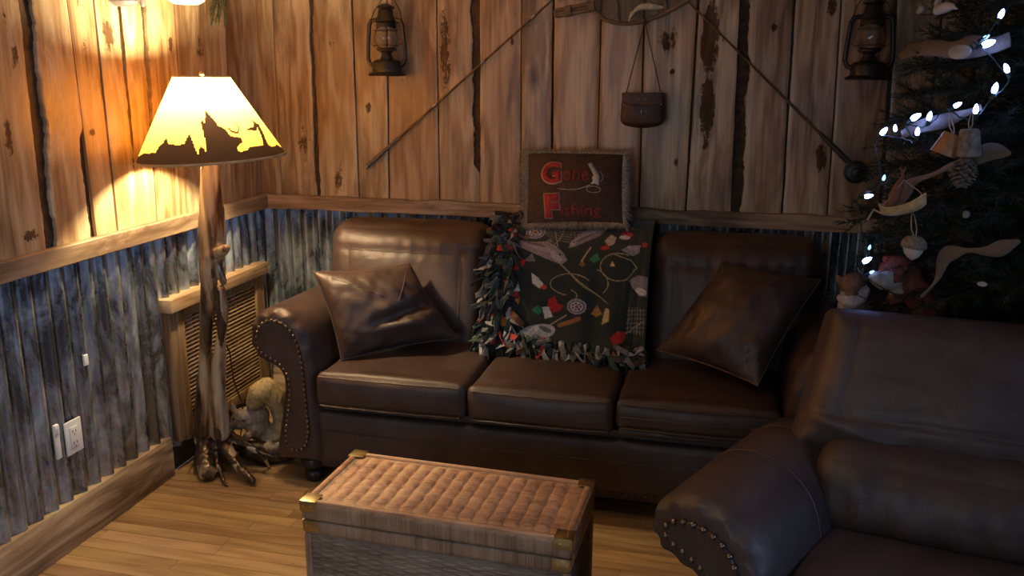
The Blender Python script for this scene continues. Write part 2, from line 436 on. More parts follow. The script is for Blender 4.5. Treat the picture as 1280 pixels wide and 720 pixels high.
wall_boards('plank_cladding', 'y', 'x', lb, tl, sl, RD, 0, wl_)
# solid walls behind the cladding
mb = MB(); mb.box((RW / 2, .06, RH / 2), (RW + .2, .12, RH)); mb.build('wall_core', m_bark, wb)
mb = MB(); mb.box((-.06, RD / 2, RH / 2), (.12, -RD, RH)); mb.build('wall_core', m_bark, wl_)
# corrugated wainscot
PIT = .068
def corr_b(u, v):
    x = lerp(.004, RW, u); z = lerp(.10, .985, v); return (x, -.014 - .0115 * math.sin(2 * PI * x / PIT), z)
def corr_l(u, v):
    y = lerp(RD, -.004, u); z = lerp(.10, .985, v); return (.014 + .0115 * math.sin(2 * PI * y / PIT + .7), y, z)
mb = MB(); mb.grid(corr_b, int(RW / PIT * 12), 4); mb.build('corrugated_sheet', m_galv, wb, sharp=180)
mb = MB(); mb.grid(corr_l, int(-RD / PIT * 12), 4); mb.build('corrugated_sheet', m_galv, wl_, sharp=180)
# chair rails (rough sawn lumber) and baseboards
def lumber(name, axis, a0, a1, z0, z1, th, mat, wav=.0, off=.0, seed=0):
    mb = MB(); n = int(abs(a1 - a0) / .025); vs = []; fs = []
    prof = [(.0, 0), (.9, 0), (1.0, .05), (1.0, .95), (.9, 1.0), (.0, 1.0)]
    for i in range(n + 1):
        a = lerp(a0, a1, i / n)
        for k, (d, h) in enumerate(prof):
            zz = lerp(z0, z1, h) + (wav * (nz(a * 6, seed + h) + .5 * nz(a * 22, seed + h + 4)) if h > .5 else wav * .4 * nz(a * 5, seed + 9))
            dd = off + th * d + (.003 * nz(a * 9, h * 3 + seed) if d > .5 else 0)
            vs.append((a, -dd, zz) if axis == 'x' else (dd, a, zz))
    m = len(prof)
    for i in range(n):
        for k in range(m): fs.append((i * m + k, i * m + (k + 1) % m, (i + 1) * m + (k + 1) % m, (i + 1) * m + k))
    fs += [tuple(range(m)), tuple(range(n * m, n * m + m))]
    mb.add(vs, fs); return tag(mb.build(name, mat, None, sharp=35), kind='structure')
lumber('trim_1', 'y', RD, -.001, ZR0, ZR1, .030, m_rail_y, .002, .024, 3)
lumber('trim_2', 'x', .056, RW, ZR0, ZR1, .030, m_rail, .007, .024, 8)
lumber('baseboard_left', 'y', RD, -.88, 0, .164, .030, m_rail_y, .001, .003, 13)
lumber('baseboard_back', 'x', .004, RW, 0, .164, .030, m_rail, .001, .003, 17)
# floor of narrow oak strips
mb = MB(); guv = []; bc = []
yy = 0.0; W = .057
mb.box((RW / 2, RD / 2, -.05), (RW, -RD, .09)); guv += [0, 0, 0] * 8; bc += [.15, .1, .05, 1] * 8
while yy > RD:
    xx = -RN.uniform(0, .9)
    while xx < RW:
        L = RN.uniform(.35, 1.15); a, b = max(0, xx), min(RW, xx + L)
        if b - a > .02:
            c = .0009; t = RN.uniform(.80, 1.12); tone = (t, t * RN.uniform(.94, 1.02), t * RN.uniform(.85, 1.03)); rid = RN.random() * 50
            y0, y1 = yy - W, yy
            vs = [(a, y0, -.003), (b, y0, -.003), (b, y1, -.003), (a, y1, -.003), (a + c, y0 + c, 0), (b - c, y0 + c, 0), (b - c, y1 - c, 0), (a + c, y1 - c, 0)]
            mb.add(vs, [(4, 5, 6, 7), (0, 1, 5, 4), (1, 2, 6, 5), (2, 3, 7, 6), (3, 0, 4, 7)])
            for v in vs: guv += [v[1] + rid, rid * 3, v[0] + rid * 2]; bc += [*tone, 1]
        xx += L
    yy -= W
mb.attr = {'guv': ('FLOAT_VECTOR', guv), 'bcol': ('FLOAT_COLOR', bc), 'stain': ('FLOAT', [0] * (len(guv) // 3))}
tag(mb.build('floor', m_floor, None, sharp=20), kind='structure')
mb = MB(); n = 30
for i in range(n):
    mb.box((lerp(0, RW, (i + .5) / n), RD / 2, RH + .012), (RW / n - .004, -RD, .02))
mb.box((RW / 2, RD / 2, RH + .05), (RW, -RD, .05))
tag(mb.build('ceiling', m_ceil), kind='structure')
# right wall with the window that lets the cool daylight in
WY0, WY1, WZ0, WZ1 = -3.7, -2.3, .95, 2.1
mb = MB()
for (y0, y1, z0, z1) in [(RD, WY0, 0, RH), (WY1, 0, 0, RH), (WY0, WY1, 0, WZ0), (WY0, WY1, WZ1, RH)]:
    mb.box((RW + .06, (y0 + y1) / 2, (z0 + z1) / 2), (.12, y1 - y0, z1 - z0))
tag(mb.build('wall_right', m_ceil), kind='structure')
t = NT('window_glass'); t.p(col=(1, 1, 1), rough=.02, trans=1.0, ior=1.1); m_pane = t.mat; m_pane.use_nodes = True; _t = t.n('ShaderNodeBsdfTransparent', {0: (.96, .98, 1.0)}); _g = t.n('ShaderNodeBsdfGlossy', {'Roughness': .02}); _f = t.n('ShaderNodeFresnel', {0: 1.4}); _m = t.n('ShaderNodeMixShader', {0: _f.outputs[0], 1: _t.outputs[0], 2: _g.outputs[0]}); t.nt.nodes.remove(t.b); t.nt.links.new(_m.outputs[0], t.out.inputs[0])
F0, F1, FZ0, FZ1 = .15, 1.75, .55, 2.15
mb = MB()
for (x0, x1, z0, z1) in [(-.12, F0, 0, RH), (F1, RW + .12, 0, RH), (F0, F1, 0, FZ0), (F0, F1, FZ1, RH)]:
    mb.box(((x0 + x1) / 2, RD - .06, (z0 + z1) / 2), (x1 - x0, .12, z1 - z0))
tag(mb.build('wall_front', m_ceil), kind='structure')
wn_add = tag(empty('window_added', ((F0 + F1) / 2, RD, FZ0)), kind='structure')  # added, unseen window that lets fill light in from behind the camera
mb = MB(); xm = (F0 + F1) / 2; zm = (FZ0 + FZ1) / 2
for c, s_ in [((F0 + .03, RD - .05, zm), (.06, .08, FZ1 - FZ0)), ((F1 - .03, RD - .05, zm), (.06, .08, FZ1 - FZ0)), ((xm, RD - .05, zm), (.05, .06, FZ1 - FZ0 - .12)),
              ((xm, RD - .05, FZ0 + .03), (F1 - F0 - .12, .08, .06)), ((xm, RD - .05, FZ1 - .03), (F1 - F0 - .12, .08, .06))]: mb.box(c, s_, bev=.004)
mb.build('window_frame', m_darkwood, wn_add)
mb = MB(); mb.box((xm, RD - .06, zm), (F1 - F0 - .12, .004, FZ1 - FZ0 - .12)); mb.build('pane', m_pane, wn_add)
wn = tag(empty('window_1', (RW, (WY0 + WY1) / 2, WZ0)), kind='structure')
mb = MB(); ym = (WY0 + WY1) / 2; zm = (WZ0 + WZ1) / 2
for c, s_ in [((RW + .05, WY0 + .03, zm), (.08, .06, WZ1 - WZ0)), ((RW + .05, WY1 - .03, zm), (.08, .06, WZ1 - WZ0)), ((RW + .05, ym, zm), (.06, .05, WZ1 - WZ0 - .12)),
              ((RW + .05, ym, WZ0 + .03), (.08, WY1 - WY0 - .12, .06)), ((RW + .05, ym, WZ1 - .03), (.08, WY1 - WY0 - .12, .06))]: mb.box(c, s_, bev=.004)
mb.build('window_frame', m_darkwood, wn)
mb = MB(); mb.box((RW + .06, ym, zm), (.004, WY1 - WY0 - .12, WZ1 - WZ0 - .12)); mb.build('pane', m_pane, wn)
# ------------------------------------------------------------------ sofa
def arm_profile(s=1.0):
    """outline of a rolled arm, outer side at -x, floor at z=0"""
    P = [(.635, .10), (.633, .30), (.630, .42), (.624, .50), (.613, .575), (.592, .635), (.555, .680), (.51, .705), (.464, .709), (.42, .695), (.382, .659), (.364, .61),
         (.367, .555), (.388, .513), (.425, .488), (.462, .473), (.484, .448), (.490, .41), (.484, .35), (.472, .28), (.458, .20), (.455, .10)]
    return [(x - .53, z) for x, z in P]
def smooth_prof(P, k=3):
    out = []; n = len(P)
    for i in range(n):
        p0, p1, p2, p3 = P[i - 1], P[i], P[(i + 1) % n], P[(i + 2) % n]
        sharp = i == n - 1
        for q in range(k):
            t = q / k
            if sharp: out.append((lerp(p1[0], p2[0], t), lerp(p1[1], p2[1], t))); continue
            out.append(tuple(.5 * ((2 * p1[a]) + (-p0[a] + p2[a]) * t + (2 * p0[a] - 5 * p1[a] + 4 * p2[a] - p3[a]) * t * t + (-p0[a] + 3 * p1[a] - 3 * p2[a] + p3[a]) * t ** 3) for a in (0, 1)))
    return out
def rolled_arm(mb, prof, path, mirror=False, zscale=None, pleat=True):
    """path: list of (x, y) rear to front; the arm ends in a pleated, rounded front"""
    pts = [V3((p[0], p[1], 0)) for p in path]; fr = []
    d = (pts[-1] - pts[-2]).normalized()
    side = V3((-d.y, d.x, 0)) * -1          # to the right when looking along the path
    sx = side if mirror else -side
    for i, p in enumerate(pts):
        k = i / (len(pts) - 1); zs = 1 if zscale is None else zscale(k)
        fr.append((p, sx, V3((0, 0, zs)), .004 * math.sin(k * 9) * 0))
    zs = 1 if zscale is None else zscale(1)
    for (a, ins) in [(.008, .004), (.018, .010), (.027, .017), (.031, .023), (.033, .028)]:
        zmax = max(q[1] for q in prof)
        fr.append((pts[-1] + d * a, sx, V3((0, 0, zs)), [ins * (1 + (.42 * math.sin(i * 1.55) * sstep(zmax - .25, zmax - .17, prof[i][1]) if pleat else 0)) for i in range(len(prof))]))
    mb.sweep(prof, fr); return pts[-1] + d * .033, sx, d, zs
def arm_front(prof, P0, sx, d, zs, name_parent, mat, inset=.040, nails=True, nail_r=.0062, step=.021):
    """raised front panel of the arm with a line of nailheads along its edge"""
    n = len(prof); c = []
    area = sum(prof[i][0] * prof[(i + 1) % n][1] - prof[(i + 1) % n][0] * prof[i][1] for i in range(n)); sg = 1 if area > 0 else -1
    for i in range(n):
        a = V3((*prof[i - 1], 0)); b = V3((*prof[(i + 1) % n], 0)); t = (b - a).normalized()
        c.append((prof[i][0] - t[1] * inset * sg, prof[i][1] + t[0] * inset * sg))
    # drop the points that fall too close to another stretch of the outline
    def dseg(p, a, b):
        dx, dy = b[0] - a[0], b[1] - a[1]; L2 = dx * dx + dy * dy
        t = clamp(((p[0] - a[0]) * dx + (p[1] - a[1]) * dy) / L2) if L2 > 0 else 0
        return math.hypot(p[0] - a[0] - t * dx, p[1] - a[1] - t * dy)
    c = [p for p in c if min(dseg(p, prof[i], prof[(i + 1) % n]) for i in range(n)) > inset * .955]
    for _ in range(3): c = [((c[i - 1][0] + 2 * c[i][0] + c[(i + 1) % len(c)][0]) / 4, (c[i - 1][1] + 2 * c[i][1] + c[(i + 1) % len(c)][1]) / 4) for i in range(len(c))]
    n = len(c)
    def at(x, z, o): return P0 + sx * x + V3((0, 0, zs)) * z + d * o
    mb = MB(); vs = []; fs = []
    for (o, k) in [(0, 1), (.006, 1), (.009, .985)]:
        cx = sum(q[0] for q in c) / n; cz = sum(q[1] for q in c) / n
        for q in c: vs.append(at(lerp(cx, q[0], k), lerp(cz, q[1], k), o))
    for r in range(2):
        for i in range(n): fs.append((r * n + i, r * n + (i + 1) % n, (r + 1) * n + (i + 1) % n, (r + 1) * n + i))
    fs.append(tuple(range(2 * n, 3 * n))); mb.add(vs, fs)
    pan = mb.build('arm_panel', mat, name_parent, sharp=30)
    if nails:
        L = [0]
        for i in range(n): L.append(L[-1] + math.dist(c[i], c[(i + 1) % n]))
        mb = MB(); s = .01
        nsp = int(L[-1] / step)
        for q in range(nsp):
            s = (q + .5) / nsp * L[-1]
            i = max(k for k in range(n) if L[k] <= s); t = (s - L[i]) / max(1e-6, L[i + 1] - L[i])
            x = lerp(c[i][0], c[(i + 1) % n][0], t); z = lerp(c[i][1], c[(i + 1) % n][1], t)
            cx, cz = 0, .4
            mb.sphere(at(x, z, .009), nail_r, 8, 6)
        mb.build('nailhead_trim', m_nail, pan)
    return pan
def rbox_fn(c, size, r, crown=(0, 0, 0), wr=0.0, wf=9.0, rot=None, seed=0, shear=None):
    c = V3(c); h = [a / 2 for a in size]
    def fn(x, y, z):
        P = [x * h[0], y * h[1], z * h[2]]; I = [max(-(h[k] - r), min(h[k] - r, P[k])) for k in range(3)]
        d = V3([P[k] - I[k] for k in range(3)])
        if d.length > 1e-9:
            # spherical corner
            m = max(abs(d[0]), abs(d[1]), abs(d[2])); d = d.normalized() * m
        Q = V3(I) + d
        Q.x += crown[0] * (1 - y * y) * (1 - z * z) * x; Q.y += crown[1] * (1 - x * x) * (1 - z * z) * y; Q.z += crown[2] * (1 - x * x) * (1 - y * y) * z
        if wr:
            n = nz(Q.x * wf + seed, Q.y * wf, Q.z * wf) + .5 * nz(Q.x * wf * 2.3 + seed, Q.y * wf * 2.3, Q.z * wf * 2.3 + 5)
            Q += Q.normalized() * wr * n
        if shear: Q = shear(Q)
        if rot is not None: Q = rot @ Q
        return Q + c
    return fn
def seam(pts, r, name, parent, mat=None, seg=5):
    mb = MB(); mb.tube(pts, r, seg); return mb.build(name, mat or m_seam, parent)
def throw_pillow(name, corners, thick, mat, root, seed, n=44, wr=.012, pull=.05, nrm=None, extra=None, seamx=None, trim=.004):
    """square pillow between 4 corners (TL, TR, BR, BL), pointed corners, creases and piping"""
    C = [V3(c) for c in corners]
    N = nrm if nrm is not None else ((C[1] - C[3]).cross(C[0] - C[2])).normalized()
    if N.y > 0: N = -N
    cen = sum(C, V3()) / 4
    def base(u, v):
        e = V3(C[0]) * ((1 - u) * (1 - v)) + C[1] * (u * (1 - v)) + C[2] * (u * v) + C[3] * ((1 - u) * v)
        a, b = 2 * u - 1, 2 * v - 1
        k = pull * ((1 - a * a) * abs(b) ** 3 + (1 - b * b) * abs(a) ** 3)
        return e.lerp(cen, k)
    def surf(u, v, sg):
        a, b = 2 * u - 1, 2 * v - 1
        h = max(0, (1 - a * a) * (1 - b * b)) ** .55 * thick / 2
        p = base(u, v)
        w = (nz(u * 5 + seed, v * 5, sg) + .6 * nz(u * 11 + seed, v * 8, sg + 3) + .35 * (1 - 2 * abs(nz(u * 9 + v * 6 + seed, v * 3 - u * 2, 7)))) * wr * min(1, 6 * (1 - a * a) * (1 - b * b) + .12)
        if extra: w += extra(u, v, sg)
        return p + N * (sg * h + (w if sg > 0 else 0))
    mb = MB(); vs = []; fs = []; idx = {}
    def wv(i): return (1 - math.cos(PI * i / n)) / 2
    for sg in (1, -1):
        for i in range(n + 1):
            for j in range(n + 1):
                e = i in (0, n) or j in (0, n); key = (i, j, 0 if e else sg)
                if key not in idx: idx[key] = len(vs); vs.append(surf(wv(i), wv(j), sg) if not e else base(wv(i), wv(j)))
    for sg in (1, -1):
        for i in range(n):
            for j in range(n):
                q = []
                for (a, b) in ((i, j), (i + 1, j), (i + 1, j + 1), (i, j + 1)):
                    e = a in (0, n) or b in (0, n); q.append(idx[(a, b, 0 if e else sg)])
                fs.append(tuple(q))
    mb.add(vs, fs)
    main = mb.build(name, mat, root, origin=None if root else cen - V3((0, 0, 0)), sharp=180)
    if trim:
        loop = [base(wv(i), 0) for i in range(n)] + [base(1, wv(i)) for i in range(n)] + [base(1 - wv(i), 1) for i in range(n)] + [base(0, 1 - wv(i)) for i in range(n)]
        m2 = MB(); m2.tube(loop, trim, 6, closed=True); m2.build('piping', mat, main)
    if seamx:
        for pts in seamx:
            m3 = MB(); L = [surf(lerp(pts[0], pts[2], t / 30), lerp(pts[1], pts[3], t / 30), 1) + N * .0006 for t in range(31)]
            m3.tube(L, .0013, 5); m3.build('stitching', m_seam, main)
    return main, surf, N

S = empty('leather_sofa', (1.5, -.45, 0), 'dark brown leather three-seat sofa with rolled arms against the plank wall', 'sofa')
FY = -.845
# base: two tier front rail, body
mb = MB()
mb.box((1.49, -.44, .205), (1.80, .72, .27), bev=.012)
mb.build('frame', m_leather, S)
mb = MB(); mb.boxmap((40, 6, 8), rbox_fn((1.48, FY + .045, .205), (1.71, .05, .215), .02, (0, .01, 0), .002, 8)); mb.build('front_rail', m_leather, S)
mb = MB()
for i in range(70): mb.sphere((.68 + i * 1.6 / 69, FY + .017, .108), .0042, 6, 4)
mb.build('nailhead_trim', m_nail, S)
seam([(lerp(.66, 2.30, i / 40), FY + .012 + .002 * math.sin(i), .232 + .002 * nz(i * .3)) for i in range(41)], .0028, 'rail_seam', S, m_leather)
P = smooth_prof(arm_profile())
ay = [-.055 - i * (FY + .033 - -.055) / -12 for i in range(13)]
ay = [lerp(-.055, FY + .033, i / 12) for i in range(13)]
for sd, xc, mir in (('l', .542, False), ('r', 2.433, True)):
    mb = MB()
    P0, sx, d, zs = rolled_arm(mb, P, [(xc, q) for q in ay], mirror=mir, zscale=lambda k: 1.0 - .03 * (1 - k))
    arm = mb.build('arm', m_leather, S, sharp=50)
    arm_front(P, P0, sx, d, zs, S, m_leather)
# back: outer shell plus three attached cushions
def back_shear(lean):
    return lambda Q: V3((Q.x, Q.y - lean * (-Q.z) * .0 + lean * Q.z, Q.z))
mb = MB(); mb.boxmap((24, 6, 14), rbox_fn((1.468, -.115, .50), (1.96, .10, .80), .04, (0, 0, 0), 0)); mb.build('back_shell', m_leather, S)
for k, (xa, xb) in enumerate([(.462, 1.172), (1.176, 1.826), (1.830, 2.480)]):
    sd = k * 13.7
    def fn(x, y, z, xa=xa, xb=xb, sd=sd, k=k):
        f = rbox_fn(((xa + xb) / 2, -.235, .685), (xb - xa, .21, .53), .075, (0, .035, .01), .006, 6, None, sd)
        Q = f(x, y, z)
        Q.y += .17 * (Q.z - .70)                        # raked backwards
        if y < 0:                                       # gathered leather under the top seam
            g = math.exp(-((Q.z - .86) / .05) ** 2); Q.y += .005 * g * math.sin(Q.x * 95 + 2 * nz(Q.x * 9, k)) * (1 - abs(x))
            g2 = math.exp(-((Q.z - .845) / .012) ** 2); Q.y += .007 * g2
            for xs in (xa + .11, xb - .11):
                Q.y += .006 * math.exp(-((Q.x - xs) / .010) ** 2) * sstep(.87, .84, Q.z)
        if k == 0: Q.x += .03 * sstep(.60, .45, Q.z) * sstep(.2, -1, x)
        return Q
    mb = MB(); mb.boxmap((56, 10, 44), fn); bc_ = mb.build('back_cushion', m_leather, S, sharp=180)
    def fp(X, Z):                                       # front of this cushion
        x = (X - (xa + xb) / 2) / ((xb - xa) / 2); z = (Z - .695) / .265
        return V3((X, -.235 - .105 - .035 * max(0, 1 - x * x) * max(0, 1 - z * z) + .17 * (Z - .70) + .0015, Z))
    m3 = MB()
    m3.tube([fp(lerp(xa + .11, xb - .11, i / 30), .845) for i in range(31)], .0014, 5)
    for xs in (xa + .11, xb - .11): m3.tube([fp(xs, lerp(.845, .52, i / 20)) for i in range(21)], .0014, 5)
    for (x0, x1) in ((xa + .11, xa + .04), (xb - .11, xb - .04)): m3.tube([fp(lerp(x0, x1, i / 8), lerp(.845, .915, i / 8)) + V3((0, .03 * (i / 8) ** 2, 0)) for i in range(9)], .0013, 5)
    m3.build('stitching', m_seam, bc_)
# seat cushions
for k, (xa, xb) in enumerate([(.648, 1.232), (1.236, 1.766), (1.770, 2.325)]):
    sd = 40 + k * 9.1; ht = (.13, .125, .105)[k]; zb = .342 + (.0, .0, .022)[k]
    def fn(x, y, z, xa=xa, xb=xb, sd=sd, ht=ht, zb=zb):
        Q = rbox_fn(((xa + xb) / 2, -.565, zb + ht / 2), (xb - xa, .60, ht), .030, (0, .012, .026), .004, 7, None, sd)(x, y, z)
        if z > .3: Q.z -= .012 * math.exp(-(((Q.x - (xa + xb) / 2) / .16) ** 2 + ((Q.y + .5) / .15) ** 2)) * .5
        Q.z += .008 * math.exp(-((Q.y + .845) / .03) ** 2) * max(0, z)
        return Q
    mb = MB(); mb.boxmap((36, 36, 10), fn); sc_ = mb.build('seat_cushion', m_leather, S, sharp=180)
    mp = MB()
    zt = zb + ht
    mp.tube([(lerp(xa + .02, xb - .02, i / 30), -.868 - .008 * (1 - (i / 15 - 1) ** 2), zt - .004 + .003 * nz(i * .35, sd)) for i in range(31)], .0038, 6)
    mp.tube([(lerp(xa + .02, xb - .02, i / 30), -.866 - .008 * (1 - (i / 15 - 1) ** 2), zb + .012 + .003 * nz(i * .3, sd + 4)) for i in range(31)], .0038, 6)
    if k == 2: mp.tube([(lerp(xa + .02, xb - .02, i / 30), -.872 - .006 * (1 - (i / 15 - 1) ** 2), zb + .055 + .003 * nz(i * .3, sd + 4)) for i in range(31)], .0038, 6)
    mp.build('piping', m_leather, sc_)
    if k == 2:
        mb = MB(); mb.boxmap((30, 30, 4), rbox_fn((2.045, -.555, .352), (.53, .58, .026), .010, (0, .006, 0), .002, 7)); mb.build('seat_deck', m_leather, S)
foot = [(.0001, 0), (.026, 0), (.036, .012), (.040, .03), (.034, .045), (.026, .05), (.034, .058), (.050, .068), (.053, .083), (.047, .1)]
for (fx, fy) in [(.585, -.775), (2.38, -.775), (.56, -.13), (2.40, -.13)]:
    mb = MB(); mb.lathe(foot, 20, Matrix.Translation((fx, fy, 0))); mb.build('foot', m_darkwood, S)

# throw pillows on the sofa
def ex1(u, v, sg):
    if sg < 0: return 0
    g = math.exp(-(((v - .66) + .25 * (u - .5)) / .06) ** 2) * sstep(.2, .45, u) * sstep(1, .8, u)
    h = math.exp(-(((v - .78)) / .07) ** 2) * sstep(.3, .6, u) * sstep(1, .7, u)
    return -.034 * g + .016 * h
throw_pillow('throw_pillow', [onY(392, 340, -.64), onY(512, 330, -.42), onY(572, 422, -.47), onY(427, 450, -.71)], .22, m_leather, None, 3.3, wr=.012, pull=.06, extra=ex1,
             seamx=[(.12, .1, .62, .5), (.62, .5, .9, .1)])
o = bpy.data.objects['throw_pillow']; tag(o, 'crumpled brown leather throw pillow slouched by the sofa arm nearest the lamp', 'pillow', 'leather throw pillows on the sofa')
q, _, _ = throw_pillow('throw_pillow', [onY(903, 328, -.38), onY(1026, 350, -.47), onY(947, 482, -.72), onY(822, 438, -.48)], .20, m_leather, None, 8.9, wr=.010, pull=.06,
             seamx=[(.12, .02, .94, .98)])
tag(q, 'plump brown leather throw pillow set on its corner by the sofa arm beside the recliner', 'pillow', 'leather throw pillows on the sofa')
# ------------------------------------------------------------------ recliner
CA = rad(12)                                            # how far it is turned from the wall
cx_ = V3((math.cos(CA), -math.sin(CA), 0)); cy_ = V3((-math.sin(CA), -math.cos(CA), 0))   # width axis, facing direction
K = empty('leather_recliner', (2.80, -1.72, 0), 'bulky dark brown leather recliner with rolled arm in front of the evergreen tree', 'armchair')
B0 = V3((2.365, -1.47, 0))                              # left rear corner of the seat
def kp(a, b, z): return B0 + cx_ * a + cy_ * b + V3((0, 0, z))
KW = .80
mb = MB()
def kfn(c, size, r, crown, wr, seed, shear=None):
    f = rbox_fn((0, 0, 0), size, r, crown, wr, 8, None, seed, shear)
    return lambda x, y, z: (lambda Q: kp(c[0] + Q.x, c[1] + Q.y, c[2] + Q.z))(f(x, y, z))
mb.boxmap((20, 16, 8), kfn((KW / 2, .22, .20), (KW + .1, .80, .28), .03, (0, 0, 0), .002, 1)); mb.build('base', m_leather2, K)
mb = MB(); mb.boxmap((16, 6, 20), kfn((KW / 2, -.20, .50), (KW - .02, .12, .84), .05, (0, 0, 0), .003, 2, lambda Q: V3((Q.x, Q.y - .20 * (Q.z + .1), Q.z)))); mb.build('back_shell', m_leather2, K)
mb = MB(); mb.boxmap((40, 40, 10), kfn((KW / 2, .34, .385), (KW + .05, .66, .15), .05, (0, .02, .03), .006, 3)); st = mb.build('seat_cushion', m_leather2, K, sharp=180)
seam([kp(lerp(.03, KW - .03, i / 30), .675, .445 + .002 * nz(i * .4)) for i in range(31)], .004, 'piping', st, m_leather2)
# lumbar roll under the back pillow
def lum(x, y, z):
    Q = rbox_fn((0, 0, 0), (KW + .03, .20, .22), .08, (0, .03, .01), .007, 9, None, 5)(x, y, z)
    Q.y += .004 * math.sin(Q.x * 60 + 3 * nz(Q.x * 6, Q.z * 8)) * max(0, y)
    return kp(KW / 2 + Q.x, .0 + Q.y - .15 * Q.z, .545 + Q.z)
mb = MB(); mb.boxmap((50, 12, 18), lum); mb.build('lumbar_cushion', m_leather2, K, sharp=180)
# back pillow, wider towards the bottom, thick rounded top
TLp = onZ(1035, 378, .965); TRp = TLp + V3((.80, -.09, 0)); BLp = onZ(982, 560, .60); BRp = BLp + V3((.96, -.17, -.0))
nB = (TRp - TLp).cross(TLp - BLp).normalized()
if nB.y > 0: nB = -nB
def bp(x, y, z):
    Q = rbox_fn((0, 0, 0), (2, .24, 2), .10, (0, .035, 0), .0, 1)(x, y, z)
    # round the outline in true size
    u = clamp((Q.x + 1) / 2); v = clamp((Q.z + 1) / 2)
    p = BLp * ((1 - u) * (1 - v)) + BRp * (u * (1 - v)) + TRp * (u * v) + TLp * ((1 - u) * v)
    w = .008 * nz(Q.x * 3.0, Q.z * 2.0, 8) + .0025 * nz(Q.x * 9, Q.z * 6, 3)
    w -= .010 * math.exp(-((Q.x + .76) / .02) ** 2) + .009 * math.exp(-((Q.z + .52 + .05 * Q.x) / .03) ** 2)
    w += .018 * math.exp(-(((Q.x + .55) * .7 + (Q.z + .78)) / .09) ** 2) * sstep(.1, -.6, Q.x) * sstep(-.35, -.6, Q.z)
    g = math.exp(-((Q.z - .55) / .2) ** 2); w += .0015 * g * math.sin(Q.z * 40 + 3 * nz(Q.x * 4, Q.z)) * math.exp(-((Q.x + .76) / .12) ** 2)
    dd = min((1 - abs(Q.x)) * .43, (1 - abs(Q.z)) * .19); s_ = math.sqrt(max(0, 1 - (1 - min(1, dd / .085)) ** 2)); m_ = .02
    ty = m_ + (Q.y - m_) * (.10 + .90 * s_)
    return p + nB * (ty + w * s_ * (1 if Q.y > 0 else 0) - .09)
def bp2(x, y, z):                                       # y axis of the box is the thickness, +y to the front
    Q = bp(x, y, z); return Q
mb = MB(); mb.boxmap((60, 14, 54), bp2); bk = mb.build('back_cushion', m_leather2, K, sharp=180)
def bfront(u, v):
    x, z = 2 * u - 1, 2 * v - 1
    p = BLp * ((1 - u) * (1 - v)) + BRp * (u * (1 - v)) + TRp * (u * v) + TLp * ((1 - u) * v)
    Q = V3((x, .12 + .035 * (1 - x * x) * (1 - z * z), z))
    w = .008 * nz(x * 3.0, z * 2.0, 8) + .0025 * nz(x * 9, z * 6, 3) - .010 * math.exp(-((x + .76) / .02) ** 2) - .009 * math.exp(-((z + .52 + .05 * x) / .03) ** 2)
    dd = min((1 - abs(x)) * .43, (1 - abs(z)) * .19); s_ = math.sqrt(max(0, 1 - (1 - min(1, dd / .085)) ** 2)); ty = .02 + (Q.y - .02) * (.10 + .90 * s_)
    return p + nB * (ty + w * s_ - .0885)
mb = MB()
mb.tube([bfront(.12, lerp(.24, .92, i / 30)) for i in range(31)], .0020, 5)
mb.tube([bfront(lerp(.05, .97, i / 40), .24 - .025 * (lerp(.05, .97, i / 40) - .5)) for i in range(41)], .0016, 5)
mb.build('stitching', m_seam, bk)
# arms
KP = [(x * 1.22, (z - .1) * .86 + .10) for x, z in arm_profile()]
KP = smooth_prof(KP)
A1 = V3((2.135, -1.80, 0)); A0 = V3((2.335, -1.48, 0)); A00 = V3((2.415, -1.22, 0))
path = []
for i in range(15):
    t = i / 14; p = (A00 * (1 - t) ** 2 + A0 * (2 * t * (1 - t)) * 1.0 + A1 * t * t); path.append((p.x, p.y))
def hump(k): return .935 + .065 * math.sin(PI * clamp(k * .86 + .06)) + .015 * k
mb = MB(); P0, sx, d, zs = rolled_arm(mb, KP, path, mirror=False, zscale=hump); am = mb.build('arm', m_leather2, K, sharp=50)
arm_front(KP, P0, sx, d, zs, K, m_leather2, inset=.058, nail_r=.0085, step=.027)
for kk in (4, 9):
    o_ = V3((path[kk][0], path[kk][1], 0)); zz = hump(kk / 14)
    seam([o_ + sx * (q[0] * 1.004) + V3((0, 0, q[1] * zz + .0015)) for q in KP[3:42]], .0014, 'stitching', am)
off = cx_ * (KW + .26)
def mir(p): # mirror across the chair's middle plane
    r = V3((p[0], p[1], 0)) - B0; a = r.dot(cx_); b = r.dot(cy_); q = B0 + cx_ * (KW - a) + cy_ * b; return (q.x, q.y)
mb = MB(); P1, sx1, d1, z1 = rolled_arm(mb, KP, [mir(p) for p in path], mirror=True, zscale=hump); mb.build('arm', m_leather2, K, sharp=50)
arm_front(KP, P1, sx1, d1, z1, K, m_leather2, inset=.058, nail_r=.0085, step=.027)
for (a, b) in [(-.03, .56), (KW + .03, .56), (.0, -.12), (KW, -.12)]:
    mb = MB(); mb.lathe([(q[0] * .9, q[1] * .7) for q in foot], 16, Matrix.Translation(kp(a, b, 0))); mb.build('foot', m_darkwood, K)

